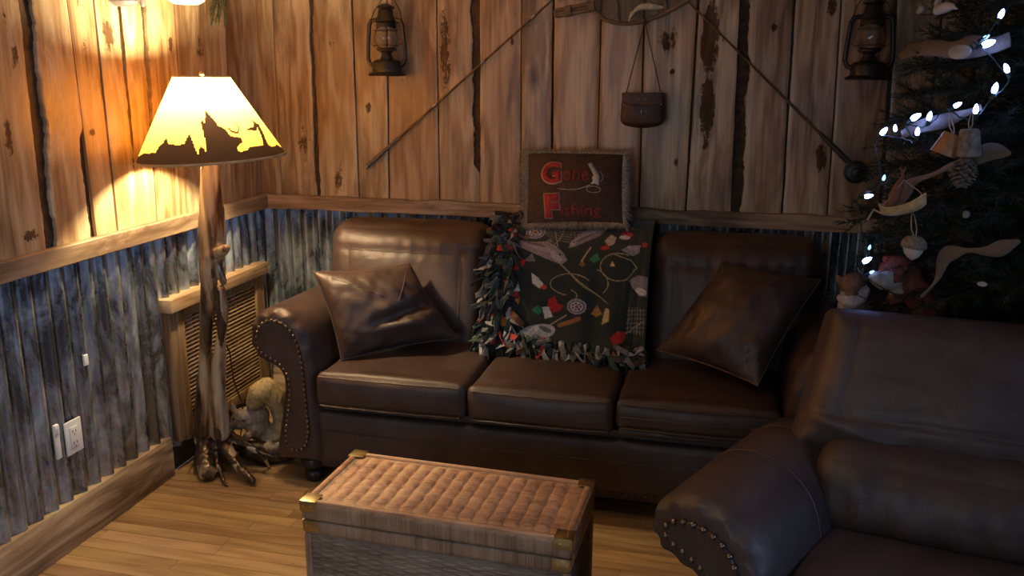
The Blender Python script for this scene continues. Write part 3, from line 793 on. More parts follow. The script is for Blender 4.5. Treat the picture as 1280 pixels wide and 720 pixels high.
# ------------------------------------------------------------------ wicker trunk
TZ = .42
T = empty('wicker_trunk', (1.389, -1.536, 0), 'rectangular woven wicker trunk with brass corners on the oak floor', 'trunk')
TM = Matrix.Translation((1.389, -1.536, 0)) @ Matrix.Rotation(rad(-2.4), 4, 'Z')
TWD, TDP = .758, .345
def wick(name, dark, mid, light, scale, axis):
    t = NT(name); v = t.obj()
    vv = {'x': (2.5, 320, 320), 'y': (320, 2.5, 320), 'z': (320, 320, 2.5)}[axis]
    st = t.noise(t.vmul(v, vv), 1, 3, .6); b = t.noise(t.vmul(v, tuple(q * .16 for q in vv)), 1, 4, .6); br = t.noise(v, 7, 3, .6)
    g = t.math('ADD', t.math('ADD', t.math('MULTIPLY', st, .45), t.math('MULTIPLY', b, .4)), t.math('MULTIPLY', t.math('SUBTRACT', br, .5), .5))
    t.p(col=t.ramp(g, [(.22, dark), (.42, mid), (.62, light)]), rough=.5, spec=.35, normal=t.bump(st, .0016, .9)); return t.mat
m_wtop = wick('wicker_top', (.20, .085, .038), (.50, .27, .145), (.66, .40, .23), 1, 'x')  # warmer and lighter than the sides: overhead light put into the colour
m_wband = wick('wicker_wrapped_band', (.12, .065, .035), (.34, .215, .13), (.50, .35, .23), 1, 'z')
m_wside = wick('wicker_side', (.09, .06, .04), (.27, .195, .135), (.40, .31, .23), 1, 'x')  # greyer and darker than the top: the side's dimmer, cooler light in its colour
LZ0 = TZ - .052
# lid: woven top panel, wrapped rim
mb = MB(); hw, hd = TWD / 2, TDP / 2; bw = .026
mb.boxmap((30, 20, 8), lambda x, y, z: TM @ rbox_fn((0, 0, (TZ + LZ0) / 2 - .001), (TWD, TDP, TZ - LZ0 - .002), .008, (0, 0, 0), .0008, 30)(x, y, z))
lid = mb.build('lid', m_wband, T, sharp=180)
nc = 17; pc = (TWD - 2 * bw) / nc; rowp = .044
def topf(u, v):
    x = lerp(-hw + bw, hw - bw, u); y = lerp(-hd + bw, hd - bw, v)
    c = (x + hw - bw) / pc; ci = min(nc - 1, int(c)); ph = ci % 2
    wob = .12 * nz(ci * 3.7, y * 14)
    r = (y + hd) / rowp + (.5 if ph else 0) + wob
    col = abs(math.sin(PI * clamp(c - ci))) ** .6
    h = col * (.0022 + .0075 * abs(math.sin(PI * r)) ** .6)
    e = min(1, 12 * min(u, 1 - u), 12 * min(v, 1 - v))
    h += .0007 * math.sin(y * 2 * PI / .0052)
    return TM @ V3((x + .003 * math.sin(r * PI) * .4, y, TZ - .004 + .001 + h * e))
mb = MB(); mb.grid(topf, 17 * 10, 220); mb.build('woven_panel', m_wtop, lid, sharp=180)
mb = MB()                                                # wrapped border strips around the woven panel
for (x0, y0, x1, y1) in [(-hw + .01, -hd + .015, hw - .01, -hd + .015), (-hw + .01, hd - .015, hw - .01, hd - .015)]:
    mb.tube([TM @ V3((lerp(x0, x1, i / 160), lerp(y0, y1, i / 160), TZ - .006 + .0012 * (i % 2))) for i in range(161)], .0095, 8, flat=1.3)
for (x0, y0, x1, y1) in [(-hw + .015, -hd + .02, -hw + .015, hd - .02), (hw - .015, -hd + .02, hw - .015, hd - .02)]:
    mb.tube([TM @ V3((lerp(x0, x1, i / 80), lerp(y0, y1, i / 80), TZ - .006 + .0012 * (i % 2))) for i in range(81)], .0095, 8, flat=1.3)
mb.build('wrapped_border', m_wtop, lid, sharp=180)
# body
BZ1 = LZ0 - .003; BZ0 = BZ1 - .040
mb = MB(); ins = .004
mb.boxmap((30, 16, 6), lambda x, y, z: TM @ rbox_fn((0, 0, (BZ1 + BZ0) / 2), (TWD - 2 * ins, TDP - 2 * ins, BZ1 - BZ0), .006, (0, 0, 0), .0008, 30)(x, y, z))
body = mb.build('upper_rim', m_wband, T, sharp=180)
mb = MB(); mb.box((0, 0, BZ0 / 2 + .005), (TWD - .034, TDP - .034, BZ0 - .01), 0); mb.v = [tuple(TM @ V3(v)) for v in mb.v]
def side(o, dx, L):
    o = V3(o); dx = V3(dx); nn = V3((dx.y, -dx.x, 0))
    pitch, stk = .0078, .036
    def f(u, v):
        x = u * L; z = lerp(.012, BZ0, v); row = z / pitch; ri = int(row)
        h = .0032 * abs(math.sin(PI * (row - ri))) ** .7 + .0030 * math.sin(PI * x / stk + (PI if ri % 2 else 0)) * abs(math.sin(PI * (row - ri))) ** .5
        return TM @ (o + dx * x + nn * (h) + V3((0, 0, z)))
    mb.grid(f, int(L / .006), int((BZ0 - .012) / pitch) * 4)
q = .0135
side((-hw + q, -hd + q, 0), (1, 0, 0), TWD - 2 * q); side((hw - q, -hd + q, 0), (0, 1, 0), TDP - 2 * q); side((hw - q, hd - q, 0), (-1, 0, 0), TWD - 2 * q); side((-hw + q, hd - q, 0), (0, -1, 0), TDP - 2 * q)
mb.build('woven_body', m_wside, T, sharp=180)
mb = MB()
for (x, y) in [(-1, -1), (1, -1), (1, 1), (-1, 1)]:
    mb.tube([TM @ V3((x * (hw - .014), y * (hd - .014), z)) for z in [.004 + i * (BZ0 - .004) / 40 for i in range(41)]], .012, 8)
mb.box((0, 0, .012), (TWD - .012, TDP - .012, .022))
k = len(mb.v) - 8
for i in range(k, k + 8): mb.v[i] = tuple(TM @ V3(mb.v[i]))
mb.build('corner_posts', m_wband, T, sharp=60)
for (z0, z1, ii, nm, par, top) in [(LZ0, TZ, -.0012, 'corner_bracket', lid, True), (BZ0, BZ1, ins - .0012, 'corner_bracket', body, False)]:
    for (x, y) in [(-1, -1), (1, -1), (1, 1), (-1, 1)]:
        mb = MB(); c = V3((x * (hw - ii), y * (hd - ii), 0)); L = .048; zt = z1 + (.0052 if top else 0); zb = z1 - (.026 if top else .032); th = .0016
        def bx(a, b, e, f, g, h):
            mb.box(((a + b) / 2, (e + f) / 2, (g + h) / 2), (abs(b - a), abs(f - e), abs(h - g)), bev=.0006)
        bx(c.x, c.x - x * L, c.y, c.y - y * th, zb, zt); bx(c.x, c.x - x * th, c.y, c.y - y * L, zb, zt)
        if top:
            bx(c.x, c.x - x * L, c.y, c.y - y * L, zt - th, zt)
        for e in (.010, .032):
            mb.sphere((c.x - x * e, c.y, (zb + zt) / 2), .0024, 6, 4); mb.sphere((c.x, c.y - y * e, (zb + zt) / 2), .0024, 6, 4)
        mb.v = [tuple(TM @ V3(v)) for v in mb.v]; mb.build(nm, m_brass, par, sharp=30)
# ------------------------------------------------------------------ driftwood floor lamp
LB = V3((.225, -.775, 0))
L = empty('driftwood_floor_lamp', LB, 'glowing driftwood floor lamp with root base and forest silhouette shade', 'lamp')
def drift():
    t = NT('varnished_driftwood'); v = t.obj()
    n1 = t.noise(t.vmul(v, (30, 30, 3)), 1, 5, .6, .4); n2 = t.noise(t.vmul(v, (11, 11, 1.8)), 1, 3, .55, .4)
    c = t.ramp(t.math('ADD', t.math('MULTIPLY', n1, .5), t.math('MULTIPLY', n2, .5)), [(.38, (.03, .015, .008)), (.445, (.17, .10, .052)), (.51, (.42, .32, .20)), (.64, (.60, .49, .32))])
    t.p(col=c, rough=.28, coat=.5, coatr=.12, normal=t.bump(n1, .0022, .7)); return t.mat
m_drift = drift()
m_root = plain('dark_root_wood', (.045, .026, .016), .32, 0, .35, 14, .003, 40, coat=.4, coatr=.15)
dY = -.80
def lp(px, py, y): return onY(px, py, y)
pole = [([lp(263, 202, -.875), lp(264, 235, -.868), lp(266, 262, -.86), lp(268, 290, -.855), lp(268, 318, -.85)], [.030, .037, .040, .042, .036]),
        ([lp(266, 318, -.855), lp(277, 313, -.875), lp(284, 310, -.885)], [.034, .024, .014]),
        ([lp(268, 318, -.85), lp(262, 345, -.84), lp(259, 390, -.83), lp(257, 440, -.82), lp(255, 490, -.81), lp(254, 540, -.80)], [.036, .032, .027, .026, .027, .036]),
        ([lp(270, 330, -.85), lp(279, 352, -.85)], [.022, .012]),
        ([lp(276, 362, -.86), lp(279, 385, -.855), lp(277, 420, -.845), lp(273, 460, -.835), lp(272, 500, -.825), lp(275, 540, -.81)], [.016, .022, .021, .030, .034, .040]),
        ([lp(253, 210, -.865), lp(252, 250, -.86), lp(252, 300, -.85), lp(255, 350, -.84)], [.006, .013, .014, .016]),
        ([lp(250, 470, -.80), lp(249, 520, -.79), lp(252, 550, -.78)], [.014, .022, .03])]
def dz(p): return .005 * nz(p.x * 38, p.y * 38, p.z * 4) + .0015 * nz(p.x * 90, p.y * 90, p.z * 10)
blob('pole', pole, [m_drift, m_root], L, None, .0045, 2, colour=lambda c: 1 if nz(c.x * 26, c.y * 26, c.z * 3.2 + 4) > .34 else 0, disp=dz)
def fl(px, py, z): return onZ(px, py, z)
roots = [
    ([fl(274, 538, .15), fl(284, 562, .105), fl(298, 583, .06), fl(316, 601, .020)], [0.0302, 0.0252, 0.0185, 0.0143]),
    ([fl(268, 548, .12), fl(272, 580, .05), fl(278, 596, .020), fl(281, 604, .010), fl(287, 608, .008)], [0.0252, 0.0118, 0.0076, 0.0059, 0.0042]),
    ([fl(259, 538, .14), fl(258, 568, .07), fl(259, 590, .032)], [.042, .046, .036]),
    ([fl(266, 552, .10), fl(270, 584, .032)], [.044, .034]),
    ([fl(285, 543, .15), fl(305, 555, .125), fl(325, 566, .085), fl(332, 574, .05), fl(336, 583, .009)], [0.0218, 0.0151, 0.0101, 0.0076, 0.0059]),
    ([fl(325, 566, .09), fl(345, 572, .08), fl(352, 578, .06)], [0.0076, 0.0042, 0.0025]),
    ([fl(255, 535, .16), fl(245, 540, .14), fl(239, 545, .15), fl(236, 549, .16)], [0.0168, 0.0084, 0.0050, 0.0025]),
    ([fl(282, 540, .15), fl(297, 548, .16), fl(312, 556, .15), fl(326, 562, .13)], [0.0126, 0.0076, 0.0059, 0.0025]),
    ([fl(286, 545, .12), fl(296, 556, .10), fl(306, 568, .08)], [0.0101, 0.0059, 0.0025]),
    ([fl(278, 556, .06), fl(300, 560, .03), fl(318, 566, .014)], [0.0286, 0.0185, 0.0101]),
    ([fl(262, 553, .08), fl(253, 580, .034)], [.04, .036]),
]
blob('root_base', roots, [m_root, m_drift], L, None, .0042, 2, colour=lambda c: 1 if nz(c.x * 17 + 3, c.y * 17, c.z * 12) > .30 else 0, disp=lambda p: .004 * nz(p.x * 60, p.y * 60, p.z * 40))
# shade
SH = empty('lamp_shade', (0, 0, 0)); SH.parent = L
ZB, ZT_, RB, RT = 1.270, 1.548, .252, .094
SB = V3((.318, -.90, ZB)); ST = V3((.300, -.90, ZT_))
SH.location = SB - LB; ORG[SH] = SB
ax = (ST - SB).normalized()
tilt = rad(3.0)
def sil_poly():
    main = [(50, 700), (50, 625), (110, 580), (185, 565), (205, 530), (230, 505), (255, 465), (264, 505), (300, 508), (355, 502), (370, 470), (387, 435), (405, 480), (418, 520), (435, 555), (450, 505), (470, 520), (478, 545), (488, 520), (470, 440), (452, 370), (462, 350), (478, 378), (480, 295), (505, 322), (530, 350), (557, 385), (585, 395), (612, 420), (628, 445), (655, 448), (690, 452), (702, 478), (672, 502), (664, 518), (680, 536), (728, 530), (740, 506), (830, 500), (822, 455), (800, 405), (788, 372), (806, 372), (835, 430), (850, 470), (862, 500), (890, 516), (925, 505), (985, 545), (1000, 560), (1000, 700)]
    antl = [(606, 398), (636, 425), (676, 432), (686, 400), (668, 368), (660, 362), (676, 402), (668, 420), (640, 412), (622, 396)]
    deer = [(756, 348), (775, 372), (770, 388), (736, 398), (726, 408), (745, 412), (790, 415), (800, 385), (790, 368), (768, 352)]
    return [main, antl, deer]
SILS = sil_poly()
def inpoly(x, y, P):
    c = False; j = len(P) - 1
    for i in range(len(P)):
        if (P[i][1] > y) != (P[j][1] > y) and x < (P[j][0] - P[i][0]) * (y - P[i][1]) / (P[j][1] - P[i][1]) + P[i][0]: c = not c
        j = i
    return c
vd = (CAM - SB); a_cam = math.atan2(vd.y, vd.x)
def shade_ring(ang, h, r_add=0):
    c = SB.lerp(ST, h); r = lerp(RB, RT, h) + r_add
    lat = math.cos(ang - (a_cam + PI / 2))               # -1 .. 1 across, as the room sees it
    return c + V3((r * math.cos(ang), r * math.sin(ang), math.tan(tilt) * r * lat * (1 - h)))
NA, NH = 300, 84
def sil(u, v):
    s = math.sin((u * 2 * PI)); yb = 650 - 90 * ((s + 1) / 2)
    xl, xr = 50 + 240 * v, 990 - 360 * v
    x = xl + (xr - xl) * (s + 1) / 2; y = yb - v * (yb - 90)
    y += 4
    return 1 if any(inpoly(x, y, P) for P in SILS) else 0
def shade_mat(name, col, tr):
    t = NT(name); v = t.obj()
    n1 = t.noise(v, 180, 3, .6)
    c = t.mix(t.math('MULTIPLY', n1, .12), col, tuple(q * .8 for q in col))
    d = t.n('ShaderNodeBsdfDiffuse', {0: t.mix(.45, c, (.05, .035, .02))}); tl_ = t.n('ShaderNodeBsdfTranslucent', {0: c})
    mx = t.n('ShaderNodeMixShader', {0: tr, 1: d.outputs[0], 2: tl_.outputs[0]})
    t.nt.nodes.remove(t.b); t.nt.links.new(mx.outputs[0], t.out.inputs[0]); return t.mat
m_shade = shade_mat('parchment_shade', (.87, .40, .062), .48)
m_sil = shade_mat('printed_silhouette', (.05, .028, .018), .10)
# angle 0 of the pattern faces the camera side of the room
mb = MB(); mb.grid(lambda u, v: shade_ring(a_cam + u * 2 * PI, v), NA, NH, mi=sil)
mb.build('shade_panel', [m_shade, m_sil], SH, sharp=180)
m_tape = plain('cream_trim_tape', (.55, .40, .22), .7)
mb = MB(); mb.tube([shade_ring(2 * PI * i / 72, 0) for i in range(72)], .0045, 8, closed=True); mb.build('shade_trim', m_tape, SH)
mb = MB(); mb.tube([shade_ring(2 * PI * i / 72, 1) for i in range(72)], .0032, 8, closed=True); mb.build('shade_trim', m_tape, SH)
mb = MB()
hb = SB.lerp(ST, .93)
for k in range(3):
    a = a_cam + .5 + k * 2 * PI / 3; mb.tube([hb, shade_ring(a, .985)], .0018, 6)
mb.sphere(hb + V3((0, 0, .028)), .009, 10, 8); mb.tube([hb, hb + V3((0, 0, .03))], .004, 8); mb.build('finial', m_brass, SH)
sock = SB + V3((-.006, .004, .12))
mb = MB(); mb.lathe([(.0001, -.05), (.014, -.05), (.019, -.03), (.019, .02), (.015, .028), (.0001, .028)], 16, Matrix.Translation(sock)); mb.box(sock + V3((.024, -.012, -.012)), (.022, .006, .006)); mb.sphere(sock + V3((.036, -.012, -.012)), .006, 8, 6)
mb.build('socket', m_brass, L)
ptop = lp(262, 202, -.875)
mb = MB(); mb.tube([ptop + V3((0, 0, -.02)), ptop.lerp(sock, .5), sock + V3((0, 0, -.045))], .012, 10); mb.build('neck', m_brass, L)
mb = MB()
for sgn in (-1, 1):
    mb.tube([sock + V3((sgn * .02, 0, .0)), sock + V3((sgn * .055, 0, .06)), sock + V3((sgn * .06, 0, .085)), sock + V3((sgn * .03, 0, .125)), (hb.x, hb.y, hb.z)], .0018, 6)
mb.build('harp', m_brass, L)
t = NT('lamp_bulb_glow'); t.p(col=(1, .9, .7), emit=(1.0, .78, .46, 1), estr=BULB if 'BULB' in globals() else 420.0); m_bulb = t.mat
mb = MB(); bc0 = sock + V3((0, 0, .095))
mb.lathe([(.0001, -.062), (.012, -.06), (.014, -.04), (.026, -.012), (.031, .008), (.028, .026), (.016, .038), (.0001, .041)], 16, Matrix.Translation(bc0))
mb.build('light_bulb', m_bulb, L, sharp=180)
mb = MB(); c0 = lp(268, 540, -.74)
mb.tube([sock + V3((0, .02, -.04)), lp(262, 230, -.82), lp(262, 320, -.80), lp(268, 400, -.78), lp(287, 440, -.74), lp(292, 475, -.71), lp(298, 492, -.70), lp(303, 505, -.69), lp(303, 530, -.66), lp(299, 556, -.64)], .0028, 6); mb.build('power_cord', m_slot, L)

# ------------------------------------------------------------------ louvered panel on the left wall
VP_ = empty('louvered_vent_panel', (.02, -.49, .12), 'brown wooden louvered panel set into the corrugated metal wall behind the lamp', 'vent panel')
m_vent = wood_mat('vent_frame_wood', (.09, .05, .025), (.21, .13, .065), (.32, .21, .115), axis='z', rough=.5, stain=.4)
m_venth = wood_mat('vent_header_wood', (.20, .11, .05), (.45, .29, .15), (.58, .41, .24), axis='y', rough=.5, stain=.4)
y0, y1 = -.845, -.115
mb = MB(); mb.box((.035, (y0 + y1) / 2, .690), (.062, y1 - y0 + .02, .052), bev=.003); mb.build('header', m_venth, VP_)
mb = MB(); mb.box((.022, y0 + .030, .395), (.038, .038, .54), bev=.002); mb.build('side_post', m_vent, VP_)
mb = MB(); mb.box((.022, y1 - .015, .395), (.038, .03, .54), bev=.002); mb.build('side_post', m_vent, VP_)
a, b = y0 + .052, y1 - .032; z0, z1 = .128, .662
fr = MB()
fr.box((.030, a + .022, (z0 + z1) / 2), (.030, .044, z1 - z0), bev=.003); fr.box((.030, b - .022, (z0 + z1) / 2), (.030, .044, z1 - z0), bev=.003)
fr.box((.030, (a + b) / 2, z1 - .018), (.029, b - a - .09, .036), bev=.003); fr.box((.030, (a + b) / 2, z0 + .02), (.029, b - a - .09, .04), bev=.003)
fr.build('door_frame', m_vent, VP_)
mb = MB(); ns = 27
for i in range(ns):
    z = lerp(z0 + .048, z1 - .044, i / (ns - 1)); mb.box((.030, (a + b) / 2, z), (.013, b - a - .089, .0048), rot=Euler((0, rad(-4), 0)))
mb.build('louver_slats', m_venth, VP_)
mb = MB(); mb.box((.0045, (a + b) / 2, (z0 + z1) / 2), (.003, b - a, z1 - z0 - .004)); mb.build('backing', m_slot, VP_)

# ------------------------------------------------------------------ outlet, small tab, on the corrugated metal
O = empty('outlet_cover', (.03, -1.39, .385), 'white duplex outlet cover plate on the corrugated metal wall', 'electrical outlet')
mb = MB(); mb.box((.034, -1.392, .385), (.006, .074, .115), bev=.002); mb.box((.0375, -1.392, .385), (.003, .036, .070), bev=.001); mb.build('plate', m_white, O)
for zz in (.405, .365):
    mb = MB()
    for dy in (-.007, .007): mb.box((.0392, -1.392 + dy, zz), (.0012, .0022, .009))
    mb.sphere((.0388, -1.392, zz - .011), .0022, 8, 5)
    mb.build('socket_slots', m_slot, O)
mb = MB(); mb.box((.022, -1.392, .385), (.018, .05, .095)); mb.build('outlet_box', m_slot, O)
O2 = empty('outlet_box_shim', (.03, -1.46, .39), 'narrow white plastic piece left of the outlet cover plate', 'bracket')
mb = MB(); mb.box((.031, -1.462, .395), (.008, .020, .118), bev=.0015); mb.build('strip', m_white, O2)
mb = MB(); mb.box((.034, -1.462, .437), (.008, .018, .030), bev=.001); mb.box((.036, -1.462, .437), (.008, .004, .012)); mb.build('clip', m_white, O2)
c = onX(107, 450, .026)
mb = MB(); mb.box(c, (.008, .019, .038), bev=.002); tb_ = mb.build('adhesive_tab', m_white, None, origin=c); tag(tb_, 'small white tab stuck to the corrugated metal above the outlet', 'tab')

# ------------------------------------------------------------------ squirrel figurine and jug in the corner
m_sq = None
def fur(name, c1, c2, sc=60):
    t = NT(name); v = t.obj(); n1 = t.noise(t.vmul(v, (sc, sc, sc * .4)), 1, 4, .7)
    t.p(col=t.ramp(n1, [(.35, c1), (.65, c2)]), rough=.55, normal=t.bump(n1, .004, .9)); return t.mat
m_tail = fur('resin_tail_fur', (.30, .20, .085), (.62, .46, .22), 90)
m_body = fur('resin_grey_fur', (.17, .135, .10), (.40, .33, .26), 90)
m_log = plain('dark_resin_log', (.03, .017, .011), .35, 0, .35, 16, .004, 50)
sqo = V3((.335, -.66, 0))
Q = empty('squirrel_figurine', sqo, 'carved squirrel figurine with upright curled tan tail on a dark log base', 'figurine')
def q(px, py, dy=0): return onY(px, py, -.655 + dy)
body = [(q(322, 532), (.052, .05, .062)), (q(338, 545, .02), (.055, .05, .055)), ([q(322, 520), q(305, 522, -.02), q(300, 525, -.02)], [.05, .044, .040]),
        (q(299, 527, -.03), (.036, .034, .032)), (q(291, 531, -.045), (.018, .018, .015)), ([q(314, 512, -.02), q(318, 503, -.02)], [.014, .006]), ([q(292, 513, -.03), q(290, 504, -.03)], [.013, .006]),
        ([q(310, 545, -.05), q(298, 553, -.055)], [.018, .012]), ([q(336, 560, -.04), q(318, 564, -.05)], [.026, .016]),
        ([q(346, 548, .02), q(352, 520, .03), q(345, 497, .02), q(333, 486, .0), q(324, 491, -.02), q(318, 503, -.02)], [.024, .036, .046, .048, .046, .036])]
def sqc(c):
    return 1 if (c.z > .245 and c.x > q(316, 500).x) or c.x > q(345, 520).x else 0
sb_ = blob('body', body, [m_body, m_tail], Q, None, .0045, 3, colour=sqc)
for e in ((292, 524, -.071), (304, 526, -.071)):
    mb = MB(); mb.sphere(q(*e), .0055, 8, 6); mb.build('eye', m_slot, sb_)
logp = [([V3((.255, -.70, .055)), V3((.33, -.68, .045)), V3((.40, -.64, .05)), V3((.44, -.61, .075))], [.040, .052, .052, .045])]
blob('log_base', logp, m_log, Q, None, .006, 3, disp=lambda p: .003 * nz(p.x * 40, p.y * 40, p.z * 40))
JG = V3((.40, -.30, 0))
mb = MB(); mb.lathe([(.0001, 0), (.095, 0), (.11, .02), (.125, .12), (.128, .22), (.118, .32), (.095, .375), (.07, .40), (.055, .405), (.05, .39), (.0001, .38)], 28, Matrix.Translation(JG))
j = mb.build('stoneware_jug', plain('tan_stoneware', (.50, .34, .15), .5, 0, .15, 12, .002, 30), None, origin=JG, sharp=180)
tag(j, 'rounded tan jar in the corner behind the squirrel figurine', 'jar')
# ------------------------------------------------------------------ fishing print fleece throw over the sofa back
def ell(cx, cy, rx, ry, a=0):
    a = rad(a); c, s = math.cos(a), math.sin(a)
    def f(x, y):
        u = ((x - cx) * c + (y - cy) * s) / rx; v = (-(x - cx) * s + (y - cy) * c) / ry; return u * u + v * v <= 1
    return f
def poly(P): return lambda x, y: inpoly(x, y, P)
def line(P, w):
    def f(x, y):
        for (x0, y0), (x1, y1) in zip(P, P[1:]):
            dx, dy = x1 - x0, y1 - y0; t = clamp(((x - x0) * dx + (y - y0) * dy) / (dx * dx + dy * dy)); 
            if (x - x0 - t * dx) ** 2 + (y - y0 - t * dy) ** 2 < w * w: return True
        return False
    return f
def arc(cx, cy, rx, ry, a0, a1, n=18): return [(cx + rx * math.cos(rad(lerp(a0, a1, i / n))), cy + ry * math.sin(rad(lerp(a0, a1, i / n)))) for i in range(n + 1)]
GREY, LIL, WHT, REDC, ORG_, TAN, GRN, BRN = (.27, .23, .235), (.40, .36, .43), (.62, .58, .55), (.42, .03, .025), (.50, .22, .05), (.34, .28, .17), (.03, .20, .09), (.20, .10, .045)
PRN = []
def A_(f, c): PRN.append((f, c))
for k in range(9): A_(line(arc(480, 40, 150 - k * 0, 20 + k * 13, 8, 165), 2.0), (.19, .165, .12))
for k in range(7): A_(line([(400 + k * 28, 60), (440 + k * 16, 140 - abs(k - 3) * 6)], 1.6), (.19, .165, .12))
A_(line(arc(400, 100, 50, 90, -60, 60), 2.2), TAN); A_(line([(412, 110), (440, 190)], 2.2), TAN)
# fish one
A_(poly([(185, 160), (235, 180), (290, 172), (340, 172), (390, 165), (430, 185), (470, 220), (492, 250), (470, 268), (430, 258), (370, 238), (300, 215), (240, 195), (190, 200), (205, 180)]), GREY)
A_(ell(350, 195, 90, 14, 14), (.36, .29, .31)); A_(ell(330, 182, 60, 6, 12), (.14, .12, .14)); A_(ell(440, 238, 34, 12, 30), (.42, .39, .38)); A_(ell(455, 228, 5, 5), (.02, .02, .02)); A_(poly([(330, 225), (300, 262), (350, 262)]), (.2, .17, .19)); A_(poly([(380, 166), (400, 150), (425, 172)]), (.2, .17, .19))
# fish two
A_(poly([(490, 195), (495, 160), (520, 125), (560, 95), (610, 75), (655, 62), (640, 90), (620, 125), (570, 155), (520, 185)]), GREY)
A_(ell(565, 118, 70, 10, -34), (.40, .35, .37)); A_(ell(548, 140, 50, 6, -34), (.15, .13, .15)); A_(ell(508, 170, 16, 10, -50), (.42, .39, .38)); A_(ell(510, 164, 4, 4), (.02, .02, .02))
# fish three, right edge fish and net
A_(poly([(725, 190), (760, 165), (808, 165), (805, 200), (780, 218), (750, 205)]), (.26, .25, .26)); A_(ell(775, 180, 26, 7, 10), LIL)
A_(poly([(770, 320), (810, 295), (850, 300), (850, 380), (815, 378), (790, 350)]), (.25, .22, .24)); A_(ell(825, 360, 24, 14, 10), WHT)
for k in range(6): A_(line([(780 + k * 12, 430), (775 + k * 14, 540)], 1.6), (.2, .19, .17)); A_(line([(770, 445 + k * 18), (848, 435 + k * 18)], 1.6), (.2, .19, .17))
# reels
for (cx, cy, r) in ((322, 120, 46), (553, 440, 42)):
    A_(ell(cx, cy, r, r * .78), LIL); A_(ell(cx, cy, r * .86, r * .64), (.16, .14, .17)); A_(ell(cx, cy, r * .66, r * .48), WHT)
    for k in range(7): A_(ell(cx + r * .42 * math.cos(k * .9), cy + r * .31 * math.sin(k * .9), r * .13, r * .11), (.1, .07, .1))
    A_(ell(cx, cy, r * .2, r * .16), (.3, .06, .05))
A_(line([(205, 110), (290, 150)], 12), BRN); A_(line([(440, 525), (510, 480)], 3), TAN); A_(line([(480, 525), (565, 490)], 9), (.26, .12, .05))
# fishing lines and rod
A_(line([(455, 262), (540, 325), (680, 415)], 2.6), TAN); A_(line([(470, 275), (560, 345), (690, 420)], 1.8), (.2, .17, .1))
A_(line(arc(520, 350, 90, 45, 100, 330), 2), TAN); A_(line(arc(600, 340, 82, 60, -70, 40), 2), TAN); A_(line(arc(500, 395, 52, 26, -60, 60), 2), TAN)
A_(line(arc(720, 265, 80, 58, 60, 300), 2.2), TAN); A_(line([(760, 315), (800, 265), (770, 235), (690, 210)], 2), TAN); A_(line([(765, 545), (845, 480)], 2), TAN)
# lures and flies
def fly(pts, c): A_(poly(pts), c)
fly([(235, 300), (262, 262), (308, 255), (295, 290), (270, 306)], REDC); fly([(192, 255), (215, 260), (222, 300), (205, 300)], ORG_)
fly([(340, 310), (375, 330), (400, 355), (385, 375), (350, 355)], WHT); A_(ell(404, 367, 12, 10), (.55, .05, .04))
fly([(220, 345), (250, 350), (285, 390), (300, 420), (265, 415), (235, 375)], REDC); fly([(268, 395), (285, 350), (298, 392)], WHT); fly([(275, 425), (300, 420), (295, 450)], ORG_)
fly([(430, 415), (455, 405), (470, 430), (498, 440), (480, 465), (450, 475), (425, 445)], REDC); fly([(400, 450), (430, 450), (450, 490), (415, 500)], WHT); fly([(358, 465), (385, 440), (402, 470), (385, 485)], GRN)
fly([(615, 470), (640, 430), (665, 465), (640, 482)], (.36, .18, .05)); fly([(678, 440), (694, 440), (696, 490), (665, 510), (670, 475)], (.62, .44, .2)); fly([(705, 560), (735, 530), (770, 535), (762, 575), (720, 585)], REDC)
fly([(710, 110), (740, 90), (770, 110), (760, 128)], REDC); A_(ell(732, 128, 24, 11), WHT); fly([(720, 80), (745, 60), (770, 85), (745, 92)], (.45, .17, .05))
fly([(645, 150), (670, 115), (696, 130), (690, 165), (665, 178)], (.5, .40, .33)); fly([(630, 190), (662, 165), (672, 190), (645, 198)], REDC)
fly([(588, 240), (620, 210), (636, 240), (610, 255)], GRN); fly([(545, 262), (560, 245), (576, 262), (562, 275)], BRN); A_(line([(556, 250), (588, 188)], 3), (.45, .36, .2)); fly([(682, 265), (692, 240), (706, 262)], (.5, .38, .22)); A_(ell(825, 160, 12, 13), (.6, .05, .04))
# crumpled fish by the hem
A_(ell(385, 560, 80, 34, -12), (.40, .38, .40)); A_(ell(365, 555, 34, 14, -40), WHT); A_(ell(420, 545, 30, 10, 20), (.1, .1, .12)); A_(ell(180, 490, 40, 60, -30), (.24, .23, .23)); A_(ell(185, 470, 30, 34), (.38, .04, .04)); A_(ell(225, 520, 20, 30, -30), (.45, .2, .06)); A_(ell(215, 430, 18, 50, -24), (.45, .43, .42))
A_(ell(140, 250, 24, 40, 20), (.42, .40, .38)); A_(ell(130, 380, 16, 50, 14), (.05, .12, .08)); A_(ell(810, 620, 60, 14, 8), (.38, .34, .34)); A_(ell(270, 600, 40, 24, 30), (.33, .31, .33))
BL = empty('fleece_throw', (1.5, -.30, .5), 'dark green fishing print fleece throw with knotted fringe, draped over the sofa back', 'throw blanket')
prof = [(-.058, .86), (-.050, .935), (-.075, .962), (-.13, .970), (-.195, .968), (-.262, .945), (-.332, .89), (-.370, .81), (-.388, .73), (-.402, .65), (-.416, .58), (-.428, .525), (-.452, .500), (-.495, .500)]
plen = [0]
for a, b in zip(prof, prof[1:]): plen.append(plen[-1] + math.dist(a, b))
